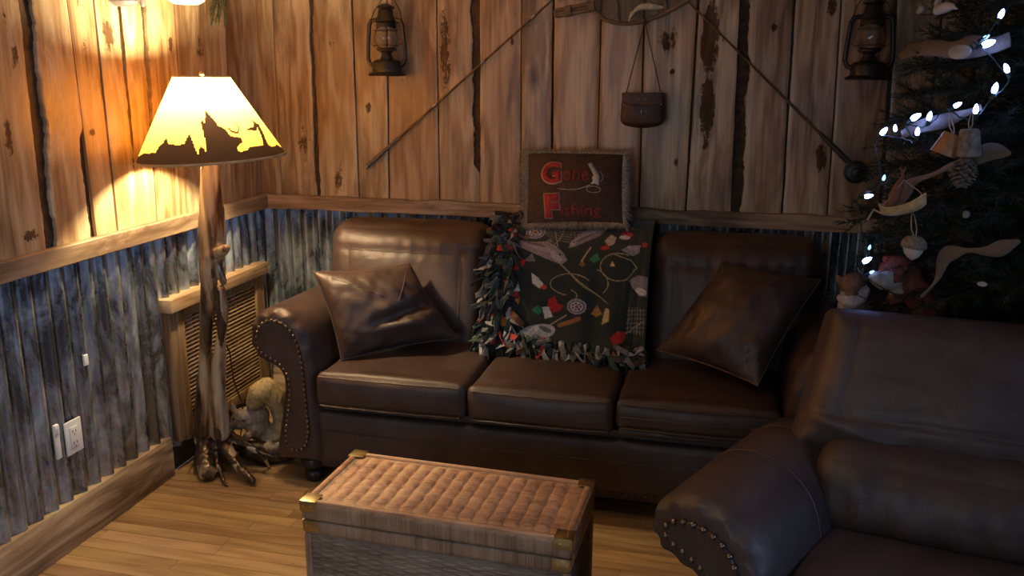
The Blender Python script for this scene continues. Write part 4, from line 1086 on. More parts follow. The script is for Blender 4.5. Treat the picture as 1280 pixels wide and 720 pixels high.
def along(s):
    s = clamp(s, 0, plen[-1]); i = max(k for k in range(len(plen) - 1) if plen[k] <= s); t = (s - plen[i]) / (plen[i + 1] - plen[i])
    p1 = prof[i]; p2 = prof[i + 1]; p0 = prof[max(0, i - 1)]; p3 = prof[min(len(prof) - 1, i + 2)]
    return tuple(.5 * ((2 * p1[a]) + (-p0[a] + p2[a]) * t + (2 * p0[a] - 5 * p1[a] + 4 * p2[a] - p3[a]) * t * t + (-p0[a] + 3 * p1[a] - 3 * p2[a] + p3[a]) * t ** 3) for a in (0, 1))
BX0, BX1 = 1.235, 1.835
NU, NV = 250, 330
S0 = .135                                                # length from the back edge to the start of the print seen in the room
def bsurf(u, v, lift=0.0):
    end = plen[-1] - .055 * (1 - u) - .0
    s = end * v; y, z = along(s)
    x = lerp(BX0, BX1, u) + .012 * nz(v * 4, 3) * (1 - u) - .045 * (1 - u) * sstep(.05, .9, v)
    fold = .010 * math.sin(u * 26 + 2.2 * nz(v * 2.3, u * 2)) * sstep(.25, .9, v) * (.3 + .7 * abs(u - .4) * 2) + .006 * nz(u * 9, v * 7) + .005 * abs(math.sin(u * 60 + v * 5)) * sstep(.78, .9, u)
    front = sstep(.28, .42, v); k = .013 + fold * front + lift
    return V3((x, y - k * front * 1.0, z + k * (1 - front) + (.016 if v > .93 else 0) * sstep(.93, 1, v)))
cols = []; mb = MB(); cache = {}
def bg(u, v): return bsurf(u, v)
mb.grid(bg, NU, NV)
for i in range(NU + 1):
    u = i / NU
    for j in range(NV + 1):
        v = j / NV; s = (plen[-1] - .055 * (1 - u)) * v
        cx = 150 + 705 * u; cy = 50 + (s - .25) / (plen[-1] - .25) * 640
        n = .5 + .5 * nz(cx * .02, cy * .02); c = (.020 + .010 * n, .026 + .012 * n, .024 + .010 * n)
        if cy > 40:
            for f, cc in PRN:
                if f(cx, cy):
                    m = .95 + .35 * nz(cx * .09, cy * .09); c = tuple(q * m for q in cc)
        cols += [*c, 1]
mb.attr = {'bcol': ('FLOAT_COLOR', cols)}
t = NT('printed_fleece'); n1 = t.noise(t.obj(), 260, 3, .6)
t.p(col=t.att('bcol').outputs['Color'], rough=.85, spec=.15, sheen=.3, normal=t.bump(n1, .002, .6)); m_fleece = t.mat
mb.build('fleece_cloth', m_fleece, BL, sharp=180, solid=.004)
fmats = [plain('fleece_strip_dark', (.018, .022, .021), .85), plain('fleece_strip_grey', (.11, .115, .12), .85), plain('fleece_strip_pale', (.34, .33, .33), .85), plain('fleece_strip_green', (.026, .05, .036), .85), plain('fleece_strip_red', (.30, .035, .03), .85), plain('fleece_strip_brown', (.16, .07, .03), .85)]
fr = MB(); rn = random.Random(4)
def strip(p, dirn, L, w, mi):
    """one cut, knotted fringe strip: a curled ribbon"""
    p = V3(p); d = V3(dirn).normalized(); sd = d.cross(V3((rn.uniform(-.5, .5), -1, rn.uniform(-.3, .3)))).normalized(); nn = d.cross(sd).normalized()
    if nn.y > 0: nn = -nn
    n = 9; vs = []; a0 = rn.uniform(0, 6); tw = rn.uniform(-2.5, 2.5); cu = rn.uniform(-1, 1); amp = rn.uniform(.006, .018)
    for i in range(n + 1):
        k = i / n
        c = p + d * (L * k) + nn * (amp * math.sin(k * PI) + .004) + sd * (cu * .02 * k * k) + V3((0, 0, -.012 * k * k))
        s2 = sd * math.cos(tw * k) + nn * math.sin(tw * k); t2 = nn * math.cos(tw * k) - sd * math.sin(tw * k)
        hw = w / 2 * (.55 + .45 * min(1, abs(k - .14) * 6))
        vs += [c - s2 * hw + t2 * .0016, c + s2 * hw + t2 * .0016, c + s2 * hw - t2 * .0016, c - s2 * hw - t2 * .0016]
    fs = []
    for i in range(n):
        for k in range(4): fs.append((i * 4 + k, i * 4 + (k + 1) % 4, i * 4 + 4 + (k + 1) % 4, i * 4 + 4 + k))
    fs += [(0, 1, 2, 3), (n * 4, n * 4 + 3, n * 4 + 2, n * 4 + 1)]
    fr.add(vs, fs, mi); fr.sphere(p + d * (L * .14) + nn * .008, (w * .42, w * .36, w * .42), 7, 5, mi)
def pick(): return rn.choices(range(6), [44, 28, 9, 12, 3, 3])[0]
for k in range(52):
    v = .20 + .78 * k / 51
    for rep in range(3):
        p = bsurf(.0 + rep * .045 * (1 if v > .3 else .5) * (1 + .9 * v), v + rn.uniform(-.01, .01), .004 + .004 * rep)
        strip(p, (-1 + 1.3 * rn.random() * (.4 + rep * .5), -.3, rn.uniform(-1.7, .35)), rn.uniform(.045, .078), rn.uniform(.017, .027), pick())
for k in range(40):
    u = k / 39
    for rep in range(3):
        p = bsurf(u, .985 - rep * .035 - (.02 if u > .8 else 0), .006 + .004 * rep)
        strip(p, (rn.uniform(-.8, .8), -.6 if rep == 0 else -.45, rn.uniform(-1.1, .15)), rn.uniform(.045, .075), rn.uniform(.016, .025), pick())
fr.build('knotted_fringe', fmats, BL, sharp=60)

# ------------------------------------------------------------------ Gone Fishing pillow
m_pil = plain('brown_canvas', (.050, .027, .019), .8, 0, .2, 60, .001, 300)
pc_ = [onY(659, 190, -.11), onY(781, 192, -.11), onY(781, 281, -.265), onY(657, 282, -.265)]
GP, gs, gN = throw_pillow('slogan_pillow', pc_, .11, m_pil, None, 21.0, wr=.003, pull=.03, trim=0)
tag(GP, 'dark brown fringed pillow reading Gone Fishing on top of the sofa back', 'pillow')
m_fri = plain('tan_fringe', (.42, .34, .23), .9, 0, .3, 200)
m_fri2 = plain('grey_fringe', (.40, .39, .37), .9, 0, .3, 200)
fr = MB(); rn = random.Random(9)
def edge_pt(k):
    s, f = int(k) % 4, k - int(k)
    u, v = ((f, 0), (1, f), (1 - f, 1), (0, 1 - f))[s]; return u, v, s
C4 = [V3(c) for c in pc_]; ce = sum(C4, V3()) / 4
for i in range(2600):
    k = rn.random() * 4; u, v, s = edge_pt(k)
    p = gs(clamp(u, .002, .998), clamp(v, .002, .998), 1); p2 = gs(.5 + (u - .5) * .96, .5 + (v - .5) * .95, 1)
    out = (p - p2); out = (out - gN * out.dot(gN)).normalized()
    L = rn.uniform(.016, .040) * (1.2 if s in (1, 3) else .85)
    d = (out + V3((rn.uniform(-.5, .5), rn.uniform(-.4, .4), rn.uniform(-.7, .25)))).normalized()
    st = p2.lerp(p, rn.uniform(.3, 1)) + gN * .002; w = rn.uniform(.0012, .0024)
    sd = d.cross(gN).normalized() * w; mid = st + d * L * .55 + V3((0, 0, -.002)); en = st + d * L + V3((0, 0, -.008 * rn.random())) 
    th = gN * .0009
    fr.add([st - sd, st + sd, mid + sd * .8, mid - sd * .8, en, st + th * 2, mid + th * 2], [(0, 1, 2, 3), (3, 2, 4), (0, 5, 6, 3), (5, 1, 2, 6), (3, 6, 4), (6, 2, 4), (0, 1, 5)], 1 if s == 1 else 0)
fr.build('frayed_fringe', [m_fri, m_fri2], GP, sharp=180)
m_red = plain('red_print', (.36, .022, .026), .7); m_redd = plain('dull_red_print', (.22, .018, .018), .7); m_out = plain('tan_outline_print', (.48, .27, .20), .7); m_sil2 = plain('silver_grey_print', (.45, .45, .42), .6)
def pil(x, y, o):
    """crop coordinates of the pillow's print -> a point on the pillow face"""
    rd = RIGHT * ((640 + x / 6 - 640) / F_PX) + UP * (-(170 + y / 6 - 360) / F_PX) + FWD; P = CAM + rd * ((ce + gN * .045 - CAM).dot(gN) / rd.dot(gN))
    u = .5; v = .5
    for it in range(6):
        b = gs(u, v, 1); e = P - b
        du = (gs(u + .01, v, 1) - b) / .01; dv = (gs(u, v + .01, 1) - b) / .01
        u = clamp(u + e.dot(du) / du.length_squared, .01, .99); v = clamp(v + e.dot(dv) / dv.length_squared, .01, .99)
    return gs(u, v, 1) + gN * o
def text_mesh(txt, x, y, w, h, mat, off, o, name='lettering', sx=None):
    cu = bpy.data.curves.new('t', 'FONT'); cu.body = txt; cu.offset = off; cu.extrude = 0; cu.resolution_u = 4
    ob = bpy.data.objects.new('t', cu); COL.objects.link(ob); dg = bpy.context.evaluated_depsgraph_get(); dg.update()
    me = bpy.data.meshes.new_from_object(ob.evaluated_get(dg)); bpy.data.objects.remove(ob)
    bm = bmesh.new(); bm.from_mesh(me); bmesh.ops.triangulate(bm, faces=bm.faces[:]); bmesh.ops.subdivide_edges(bm, edges=[e for e in bm.edges if e.calc_length() > .12], cuts=2, use_grid_fill=False); bmesh.ops.triangulate(bm, faces=bm.faces[:])
    xs = [v.co.x for v in bm.verts]; ys = [v.co.y for v in bm.verts]; x0, x1, y0, y1 = min(xs), max(xs), min(ys), max(ys)
    r = MB(); bm.verts.index_update()
    r.add([pil(x + (v.co.x - x0) / (x1 - x0) * w, y - (v.co.y - y0) / (y1 - y0) * h, o) for v in bm.verts], [[v.index for v in f.verts] for f in bm.faces]); bm.free(); bpy.data.meshes.remove(me)
    return r.build(name, mat, GP, sharp=180, solid=.0006)
text_mesh('G', 212, 368, 166, 182, m_out, .050, .0012); text_mesh('G', 223, 357, 144, 160, m_red, .036, .0024)
text_mesh('F', 232, 636, 128, 208, m_out, .080, .0012); text_mesh('F', 241, 627, 110, 190, m_red, .060, .0024)
text_mesh('one', 384, 344, 194, 84, m_redd, .012, .0015); text_mesh('ishing', 362, 628, 306, 118, m_redd, .012, .0015)
def patch(P, mat, o, name):
    bm = bmesh.new(); vs = [bm.verts.new((x, y, 0)) for x, y in P]; bm.faces.new(vs); bmesh.ops.triangulate(bm, faces=bm.faces[:])
    bmesh.ops.subdivide_edges(bm, edges=bm.edges[:], cuts=1); bmesh.ops.triangulate(bm, faces=bm.faces[:]); bm.verts.index_update()
    r = MB(); r.add([pil(v.co.x, v.co.y, o) for v in bm.verts], [[v.index for v in f.verts] for f in bm.faces]); bm.free(); return r.build(name, mat, GP, sharp=180, solid=.0006)
patch([(570, 208), (600, 192), (612, 222), (640, 262), (658, 300), (655, 340), (650, 374), (622, 362), (592, 368), (606, 345), (600, 320), (612, 300), (598, 268), (585, 240)], m_sil2, .002, 'jumping_fish_print')
mb = MB(); mb.tube([pil(lerp(345, 590, i / 20), 398 + 16 * math.sin(i / 20 * PI) - 26 * (i / 20) ** 2, .0015) for i in range(21)], .0016, 6)
mb.tube([pil(612 + 52 * math.cos(i / 20 * 2 * PI), 404 + 24 * math.sin(i / 20 * 2 * PI), .0015) for i in range(20)], .0012, 6, closed=True)
mb.tube([pil(660 + 22 * math.sin(i / 10 * PI), 260 + 9 * i, .0015) for i in range(11)], .0010, 6); mb.build('splash_line_print', m_sil2, GP)

# ------------------------------------------------------------------ things on the plank wall
def lantern(name, label, mat):
    """hurricane lantern, hung from a nail; origin at its base centre"""
    o = empty(name, (0, 0, 0), label, 'lantern', 'hurricane lanterns on the plank wall')
    mb = MB(); mb.lathe([(.0001, 0), (.083, 0), (.086, .006), (.080, .012), (.068, .018), (.066, .055), (.060, .066), (.045, .072), (.0001, .072)], 28); mb.build('fuel_tank', mat, o)
    mb = MB(); mb.lathe([(.0001, .07), (.034, .07), (.026, .085), (.022, .10), (.030, .108), (.044, .112), (.046, .120), (.036, .124), (.0001, .124)], 22); mb.build('burner', mat, o)
    mb = MB(); mb.lathe([(.034, .122), (.046, .135), (.053, .155), (.053, .175), (.047, .200), (.040, .218), (.038, .218), (.045, .199), (.051, .175), (.051, .155), (.044, .136), (.032, .123)], 24, closed=True); mb.build('glass_globe', m_globe, o, sharp=180)
    mb = MB(); mb.lathe([(.0001, .216), (.047, .214), (.046, .225), (.042, .232), (.050, .240), (.046, .252), (.036, .262), (.033, .285), (.030, .29), (.042, .297), (.040, .303), (.018, .315), (.0001, .318)], 24); mb.build('chimney_cap', mat, o)
    for s in (-1, 1):
        mb = MB(); mb.tube([(s * .062, 0, .045), (s * .080, 0, .055), (s * .090, 0, .075), (s * .088, 0, .13), (s * .082, 0, .19), (s * .079, 0, .225), (s * .070, 0, .243), (s * .045, 0, .246)], .0095, 10); mb.build('side_tube', mat, o)
    mb = MB()
    for zz in (.135, .20): mb.tube([(.056 * math.cos(2 * PI * i / 24), .056 * math.sin(2 * PI * i / 24), zz) for i in range(24)], .0012, 5, closed=True)
    mb.tube([(-.085, 0, .150), (-.05, -.02, .128), (0, -.03, .122)], .0014, 5); mb.tube([(.085, 0, .150), (.05, -.02, .128), (0, -.03, .122)], .0014, 5); mb.build('globe_guard_wire', mat, o)
    mb = MB(); mb.tube([(-.082, 0, .225), (-.060, .022, .29), (-.022, .036, .345), (0, .04, .356), (.022, .036, .345), (.060, .022, .29), (.082, 0, .225)], .0018, 6); mb.build('bail_handle', mat, o)
    mb = MB(); mb.tube([(0, .068, .357), (0, .036, .351), (0, .028, .364)], .003, 6); mb.build('wall_hook', mat, o)
    return o
t = NT('lantern_glass'); t.p(col=(1, 1, 1), rough=.03, trans=1.0, ior=1.35); m_globe = t.mat
p = onY(484, 95, -.095)
la = lantern('hurricane_lantern', 'black hurricane lantern on the plank wall above the sofa arm nearest the lamp', m_black); la.location = p; la.scale = (.93, .93, .93)
p2 = onY(1083, 100, -.095)
lc = copy_tree(la); lc['label'] = 'dark hurricane lantern hanging in shadow beside the evergreen tree'; lc.location = p2
# fishing rods
m_rod = wood_mat('bamboo_rod', (.06, .03, .015), (.13, .07, .035), (.2, .12, .06), src='obj', rough=.35, knots=False, stain=0)
m_grip = plain('worn_cork_grip', (.16, .13, .09), .6); m_chr = plain('dull_metal', (.40, .39, .37), .35, .9)
ra, rb = onY(459, 208, -.036), onY(690, 0, -.036); rdv = (rb - ra).normalized()
R1 = empty('fishing_rod', ra, 'long fishing rod leaning diagonally on the wall between the lantern and snowshoe', 'fishing rod', 'fishing rods on the plank wall')
Lr = (rb - ra).length + .55
mb = MB(); mb.tube([ra + rdv * (.20 + (Lr - .2) * i / 20) for i in range(21)], lambda k: lerp(.0055, .0022, k), 8); mb.build('rod_blank', m_rod, R1)
mb = MB(); mb.tube([ra + rdv * q_ for q_ in (0, .005, .06, .10, .18, .21)], lambda k: (.008, .0095, .0095, .008, .0075, .006)[min(5, int(k * 5 + .5))], 10); mb.build('rod_grip', m_grip, R1)
mb = MB(); mb.tube([ra + rdv * -.006, ra + rdv * .004], .0105, 10); mb.build('butt_cap', m_chr, R1)
for q_ in (.42, .70, .98):
    mb = MB(); mb.tube([ra + rdv * (q_ - .01), ra + rdv * (q_ + .01)], .0066, 8); mb.build('ferrule', m_chr, R1)
for q_ in (.10, .95):
    c = ra + rdv * q_; mb = MB(); mb.tube([c + V3((.004, .012, -.014)), c + V3((.004, -.008, -.012)), c + V3((.002, -.014, -.004))], .0022, 6); mb.build('wall_peg', m_chr, R1)
ra, rb = onY(1062, 204, -.040), onY(858, 0, -.040); rdv = (rb - ra).normalized()
R2 = empty('fishing_rod', ra, 'fishing rod with a round reel, slanting down the plank wall to the tree', 'fishing rod', 'fishing rods on the plank wall')
Lr = (rb - ra).length + .5
mb = MB(); mb.tube([ra + rdv * (.16 + (Lr - .16) * i / 20) for i in range(21)], lambda k: lerp(.0052, .0022, k), 8); mb.build('rod_blank', m_rod, R2)
mb = MB(); mb.tube([ra + rdv * q_ for q_ in (-.10, -.04, 0, .06, .12, .17)], lambda k: (.009, .0105, .0105, .0105, .009, .006)[min(5, int(k * 5 + .5))], 10); mb.build('rod_grip', plain('dark_rod_grip', (.05, .04, .032), .5), R2)
rc_ = onY(1069, 215, -.070)
def reel_at(c): return Matrix.Translation(c) @ Matrix.Scale(1.25, 4) @ Matrix.Rotation(rad(90), 4, 'X')
mb = MB(); mb.lathe([(.0001, -.022), (.030, -.022), (.034, -.018), (.034, -.010), (.026, -.008), (.026, .008), (.034, .010), (.034, .020), (.028, .024), (.016, .025), (.014, .032), (.006, .034), (.0001, .034)], 26, reel_at(rc_)); re_ = mb.build('reel', m_black, R2)
mb = MB(); mb.tube([rc_ + V3((0, -.032, 0)), rc_ + V3((.012, -.036, .012)), rc_ + V3((.026, -.036, .018))], .003, 6); mb.sphere(rc_ + V3((.026, -.042, .018)), .006, 8, 6); mb.build('crank_handle', m_black, re_)
for q_ in (.05, .70):
    c = ra + rdv * q_; mb = MB(); mb.tube([c + V3((-.004, .015, -.014)), c + V3((-.004, -.008, -.014)), c + V3((-.002, -.014, -.004))], .0022, 6); mb.build('wall_peg', m_chr, R2)
for q_ in (.35, .62):
    mb = MB(); c = ra + rdv * q_ + V3((0, -.010, 0)); mb.tube([c + V3((.006 * math.cos(k * PI / 5), 0, .006 * math.sin(k * PI / 5))) for k in range(10)], .0010, 5, closed=True); mb.tube([c + V3((0, .002, -.006)), ra + rdv * q_], .0012, 5); mb.build('line_guide', m_chr, R2)
# snowshoe with webbing
m_ash = wood_mat('old_ash_wood', (.09, .055, .03), (.20, .13, .075), (.30, .21, .13), axis='x', rough=.55, stain=.3)
m_web = plain('rawhide_webbing', (.16, .12, .075), .7)
sc_ = onY(800, 0, -.045)
SN = empty('snowshoe', sc_, 'old wooden snowshoe with rawhide webbing at the top of the plank wall', 'snowshoe')
pxm = (onY(850, 0, -.045) - onY(750, 0, -.045)).length / 100
tail = onY(694, 17, -.045)
ang = math.atan2(onY(820, -8, -.045).z - tail.z, onY(820, -8, -.045).x - tail.x)
def sh(x, w, o=0): # along the shoe from the tail, half width
    return tail + V3((math.cos(ang) * x - math.sin(ang) * w, o, math.sin(ang) * x + math.cos(ang) * w))
def hw_(x): # half width profile
    if x < .16: return .011
    k = clamp((x - .16) / .42); return .011 + .083 * math.sin(PI * min(1, k) ** .72 * .98) ** .8
SLN = .58
mb = MB()
xs = [i * SLN / 60 for i in range(61)]
up_ = [sh(x, hw_(x)) for x in xs]; dn = [sh(x, -hw_(x)) for x in xs]
mb.tube(up_ + list(reversed(dn)), .0085, 8, closed=True); mb.build('bent_frame', m_ash, SN)
for x in (.055, .150):
    mb = MB(); mb.tube([sh(x - .012 + .004 * i, 0) for i in range(7)], .023, 10); mb.build('tail_binding', m_web, SN)
mb = MB(); step = .0125
for i in range(-30, 80):
    for sg in (1, -1):
        c0 = i * step; seg_ = []
        for k in range(41):
            x = .17 + (SLN - .17) * k / 40; w = sg * (x - .17 - c0) * .9
            if abs(w) < hw_(x) - .002: seg_.append(sh(x, w, .0015 * sg))
        if len(seg_) > 2: mb.tube([seg_[0], seg_[-1]], .0011, 4)
mb.build('webbing', m_web, SN)
for x in (.25, .44):
    mb = MB(); mb.tube([sh(x, -hw_(x)), sh(x, hw_(x))], .007, 8); mb.build('crossbar', m_ash, SN)
fo = onY(812, 10, -.075)
m_fish = plain('pale_fish_skin', (.55, .50, .36), .4, 0, .15, 40)
fpts = [onY(x, y, -.072) for x, y in ((788, 21), (795, 12), (803, 8), (812, 8), (820, 9), (828, 9))]
def fc(c): return 1 if c.z > fo.z + .012 else 0
fish = blob('fish_ornament', [(fpts, [.004, .009, .013, .014, .012, .006]), ([fpts[0], onY(789, 14, -.072)], [.005, .003]), ([fpts[0], onY(786, 27, -.072)], [.005, .003]), ([fpts[3], onY(811, 2, -.072)], [.008, .003])], [m_fish, plain('fish_back', (.40, .34, .22), .4)], None, fpts[2], .003, 3, colour=fc)
tag(fish, 'pale fish ornament resting on the snowshoe webbing', 'ornament')
# creel bag
cb = onY(804, 136, -.085)
CR = empty('fishing_creel', cb, 'dark brown leather creel bag hanging by its strap from the snowshoe', 'bag')
m_creel = plain('creel_leather', (.055, .022, .014), .5, 0, .25, 30, .001, 200)
wcr, hcr, dcr = .078, .060, .055
def crf(x, y, z):
    Q = rbox_fn((0, 0, 0), (2 * wcr, 2 * dcr, 2 * hcr), .022, (0, .012, 0), .001, 20)(x, y, z); 
    Q.x *= 1 + .05 * -z * .6 + .06 * (1 - y); Q.z += -.012 * (1 - (Q.x / wcr) ** 2) * (1 if z < 0 else .1) ; return Q + cb + V3((0, 0, -.002))
mb = MB(); mb.boxmap((28, 14, 18), crf); cbod = mb.build('bag_body', m_creel, CR, sharp=180)
mb = MB()
def flap(u, v):
    x = lerp(-wcr * 1.03, wcr * 1.03, u); fr_ = clamp((v - .4) / .6); e = 1 - (2 * u - 1) ** 2
    y = lerp(dcr * .9, -dcr - .016 * e, clamp(v / .45)); z = hcr + .003 - (0 if v < .45 else (v - .45) / .55 * (.030 + .016 * e)); 
    if v >= .45: y = -dcr - .012 - .008 * e
    return cb + V3((x, y, z - .002))
mb.grid(flap, 24, 20); fl_ = mb.build('flap', m_creel, CR, solid=.004, sharp=60)
mb = MB(); mb.tube([flap(i / 24, 1) + V3((0, -.002, 0)) for i in range(25)], .0016, 6); mb.tube([flap(i / 24, .93) + V3((0, -.002, 0)) for i in range(25)], .0011, 6); mb.build('edge_stitching', plain('tan_stitch', (.13, .06, .035), .6), fl_)
for (x, z, r_) in ((-.014, .040, .0034), (.012, .040, .0034), (-.020, -.010, .0034), (.018, -.010, .0034), (0, -.006, .0055), (0, -.013, .0045)):
    mb = MB(); mb.sphere(cb + V3((x, -dcr - .020, z)), (r_, .003, r_), 8, 6); mb.build('stud', m_chr, CR)
for sx_ in (-1, 1):
    mb = MB(); mb.sphere(cb + V3((sx_ * (wcr - .004), -dcr - .004, .020)), (.004, .003, .004), 8, 6); mb.build('stud', m_chr, CR)
hk = onY(806, 27, -.062); mb = MB()
for s in (-1, 1):
    a = cb + V3((s * (wcr - .004), -.01, hcr - .02)); mb.tube([hk.lerp(a, i / 12) for i in range(13)], .0028, 6, flat=.6)
mb.tube([hk + V3((-.006, 0, -.012)), hk, hk + V3((.0, .004, .012)), hk + V3((.006, 0, -.012))], .0028, 6); mb.build('strap', plain('strap_leather', (.07, .035, .02), .55), CR)
# ------------------------------------------------------------------ evergreen tree
TC = V3((3.28, -.64, 0))
def tr_r(z): return .80 * (1 - (max(0, z - .25) / 2.2) ** 3.6)
E_ = empty('christmas_tree', TC, 'tall dark evergreen christmas tree in the corner by the sofa end', 'christmas tree')
m_needle = plain('dark_needles', (.012, .026, .016), .6, 0, .35, 9)
m_twig = plain('brown_twig', (.035, .022, .013), .8)
mb = MB(); mb.tube([TC + V3((0, 0, z)) for z in (.02, .8, 1.6, 2.36)], lambda k: lerp(.035, .008, k), 10); mb.build('trunk', m_twig, E_)
mb = MB()
for k in range(4): a = k * PI / 2 + .4; mb.box(TC + V3((.16 * math.cos(a), .16 * math.sin(a), .02)), (.30, .035, .035), rot=Euler((0, 0, a)))
mb.lathe([(.0001, .03), (.06, .03), (.055, .14), (.04, .15), (.0001, .15)], 16, Matrix.Translation(TC)); mb.build('stand', m_darkwood, E_)
rn = random.Random(23); br = MB(); nd = MB()
def needle(p, d, side, L):
    w = .0015
    s = d.cross(side)
    if s.length < 1e-4: return
    s = s.normalized() * w
    e_ = p + d * L
    if p.y > -.04 or e_.y > -.034 or e_.x > RW - .01: return
    nd.v += [tuple(p - s), tuple(p + s), tuple(p + d * L)]; b = len(nd.v) - 3; nd.f.append((b, b + 1, b + 2)); nd.m.append(0)
def twig(a, b, dens, L):
    ax_ = (b - a); n = int(ax_.length / dens)
    t = ax_.normalized(); o = t.orthogonal().normalized(); q_ = t.cross(o)
    for i in range(n):
        p = a + ax_ * (i / n)
        for r in range(3):
            an = rn.uniform(0, 2 * PI); rd = o * math.cos(an) + q_ * math.sin(an)
            needle(p, (t * .75 + rd).normalized(), rd, L * rn.uniform(.7, 1.15))
    e = b
    for r in range(4):
        an = rn.uniform(0, 2 * PI); rd = o * math.cos(an) + q_ * math.sin(an); needle(b, (t + rd * .5).normalized(), rd, L)
z = .42
while z < 2.34:
    R_ = tr_r(z); nb = max(6, int(25 * R_ / .8 + 4)); a0 = rn.uniform(0, 6)
    for k in range(nb):
        a = a0 + 2 * PI * k / nb + rn.uniform(-.14, .14); Rr = max(.08, R_ * rn.uniform(.86, 1.06)); dv = V3((math.cos(a), math.sin(a), 0)); sd = V3((-dv.y, dv.x, 0))
        if TC.y + dv.y * Rr > -.08: Rr = min(Rr, (-.09 - TC.y) / max(.1, dv.y))
        if TC.x + dv.x * Rr > RW - .04: Rr = min(Rr, (RW - .05 - TC.x) / max(.1, dv.x))
        if TC.y + dv.y * Rr < -1.12 and z < 1.02: Rr = min(Rr, (-1.12 - TC.y) / min(-.1, dv.y))
        def bp_(t): return TC + dv * (Rr * t) + V3((0, 0, z + .05 * t - .13 * t * t * Rr))
        br.tube([bp_(t) for t in (.02, .3, .6, .97)], lambda q_: lerp(.006, .002, q_), 5)
        seen = dv.y < .45 and dv.x < .75
        dens = .0075 if seen else .03
        twig(bp_(.25), bp_(1.0), dens, .036)
        for j in range(8 if seen else 3):
            t = .3 + .65 * (j + rn.random() * .6) / 8
            for s in (-1, 1):
                Lt = (.07 + .15 * (1 - t)) * rn.uniform(.8, 1.2); st = bp_(t); en = st + (dv * .75 + sd * (s * .8) + V3((0, 0, rn.uniform(-.6, .6)))).normalized() * Lt
                if en.y > -.07 or (en.y < -1.14 and en.z < 1.02): continue
                if en.x > RW - .03: continue
                br.tube([st, en], .0014, 4); twig(st, en, dens, .032)
    z += .08
br.build('branches', m_twig, E_, sharp=180, fix=False)
ndo = nd.build('needles', m_needle, E_, sharp=180, fix=False); ndo['kind'] = 'stuff'
def on_tree(px, py, out=.0):
    """where the sight line through a pixel meets the outer shell of the tree"""
    d = (RIGHT * ((px - 640) / F_PX) + UP * (-(py - 360) / F_PX) + FWD).normalized(); best = None; bd = 9
    for i in range(0, 900):
        t = 1.6 + i * .003; p = CAM + d * t; rr = math.hypot(p.x - TC.x, p.y - TC.y) - tr_r(p.z) - out
        if rr <= 0: return p
        if rr < bd: bd = rr; best = p
        if p.y > -.16: return best if bd < .05 else p
    return best
# burlap ribbon, winding round the boughs in loops
m_burlap = NT('burlap'); t = m_burlap; v = t.obj(); w1 = t.n('ShaderNodeTexWave', {'Vector': v, 'Scale': 160.0, 'Distortion': 1.0}); w2 = t.n('ShaderNodeTexWave', {'Vector': v, 'Scale': 160.0, 'Distortion': 1.0}, bands_direction='Z')
wv = t.math('MULTIPLY', w1.outputs[1], w2.outputs[1]); t.p(col=t.ramp(wv, [(.1, (.15, .115, .085)), (.6, (.29, .235, .185))]), rough=.85, normal=t.bump(wv, .0015, .6)); m_burlap = t.mat
def spl(P, n):
    out = []
    for i in range(len(P) - 1):
        p0, p1, p2, p3 = P[max(0, i - 1)], P[i], P[i + 1], P[min(len(P) - 1, i + 2)]
        for k in range(n):
            t = k / n; out.append(.5 * ((2 * p1) + (p2 - p0) * t + (2 * p0 - 5 * p1 + 4 * p2 - p3) * t * t + (3 * p1 - p0 - 3 * p2 + p3) * t ** 3))
    out.append(P[-1]); return out
def ribbon(mb, top, bot):
    A = spl([V3(p) for p in top], 8); B = spl([V3(p) for p in bot], 8); vs = []; fs = []; th = .0012
    for i in range(len(A)):
        t = (A[min(i + 1, len(A) - 1)] - A[max(i - 1, 0)]).normalized(); nn = t.cross(B[i] - A[i]).normalized() * th
        m = (A[i] + B[i]) / 2
        vs += [A[i] + nn, m + nn + V3((0, -.004, 0)), B[i] + nn, B[i] - nn, m - nn + V3((0, -.004, 0)), A[i] - nn]
    for i in range(len(A) - 1):
        for k in range(6): fs.append((i * 6 + k, i * 6 + (k + 1) % 6, i * 6 + 6 + (k + 1) % 6, i * 6 + 6 + k))
    fs += [tuple(range(6)), tuple(range(len(A) * 6 - 1, len(A) * 6 - 7, -1))]; mb.add(vs, fs)
def T_(L, o): return [on_tree(x, y, o + (q_[0] if (q_ := r) else 0)) for (x, y, *r) in L]
RB_ = MB()
ribbon(RB_, T_([(1122, 70), (1138, 56), (1165, 50), (1192, 52), (1215, 44), (1240, 47), (1262, 40)], .02), T_([(1126, 75), (1145, 70), (1168, 70), (1196, 74), (1218, 72), (1244, 66), (1264, 58)], .02))
ribbon(RB_, T_([(1126, 164), (1150, 150), (1180, 142), (1212, 136), (1226, 130)], .04), T_([(1128, 173), (1150, 166), (1182, 160), (1210, 145), (1228, 138)], .04))
ribbon(RB_, T_([(1100, 262), (1120, 238), (1136, 224), (1165, 216), (1185, 205), (1205, 196), (1230, 180), (1250, 180), (1264, 190)], .05), T_([(1118, 268), (1138, 244), (1146, 230), (1168, 220), (1195, 210), (1222, 206), (1240, 200), (1252, 198), (1263, 194)], .05))
ribbon(RB_, T_([(1150, 370), (1168, 350), (1172, 320), (1185, 307), (1210, 310), (1232, 308), (1250, 300), (1274, 299)], .04), T_([(1153, 373), (1174, 350), (1186, 330), (1195, 324), (1212, 316), (1234, 320), (1254, 320), (1276, 303)], .04))
rb = RB_.build('burlap_ribbon', m_burlap, None, origin=on_tree(1190, 200, .05), sharp=180); tag(rb, 'wide burlap ribbon looping across the evergreen tree', 'ribbon')
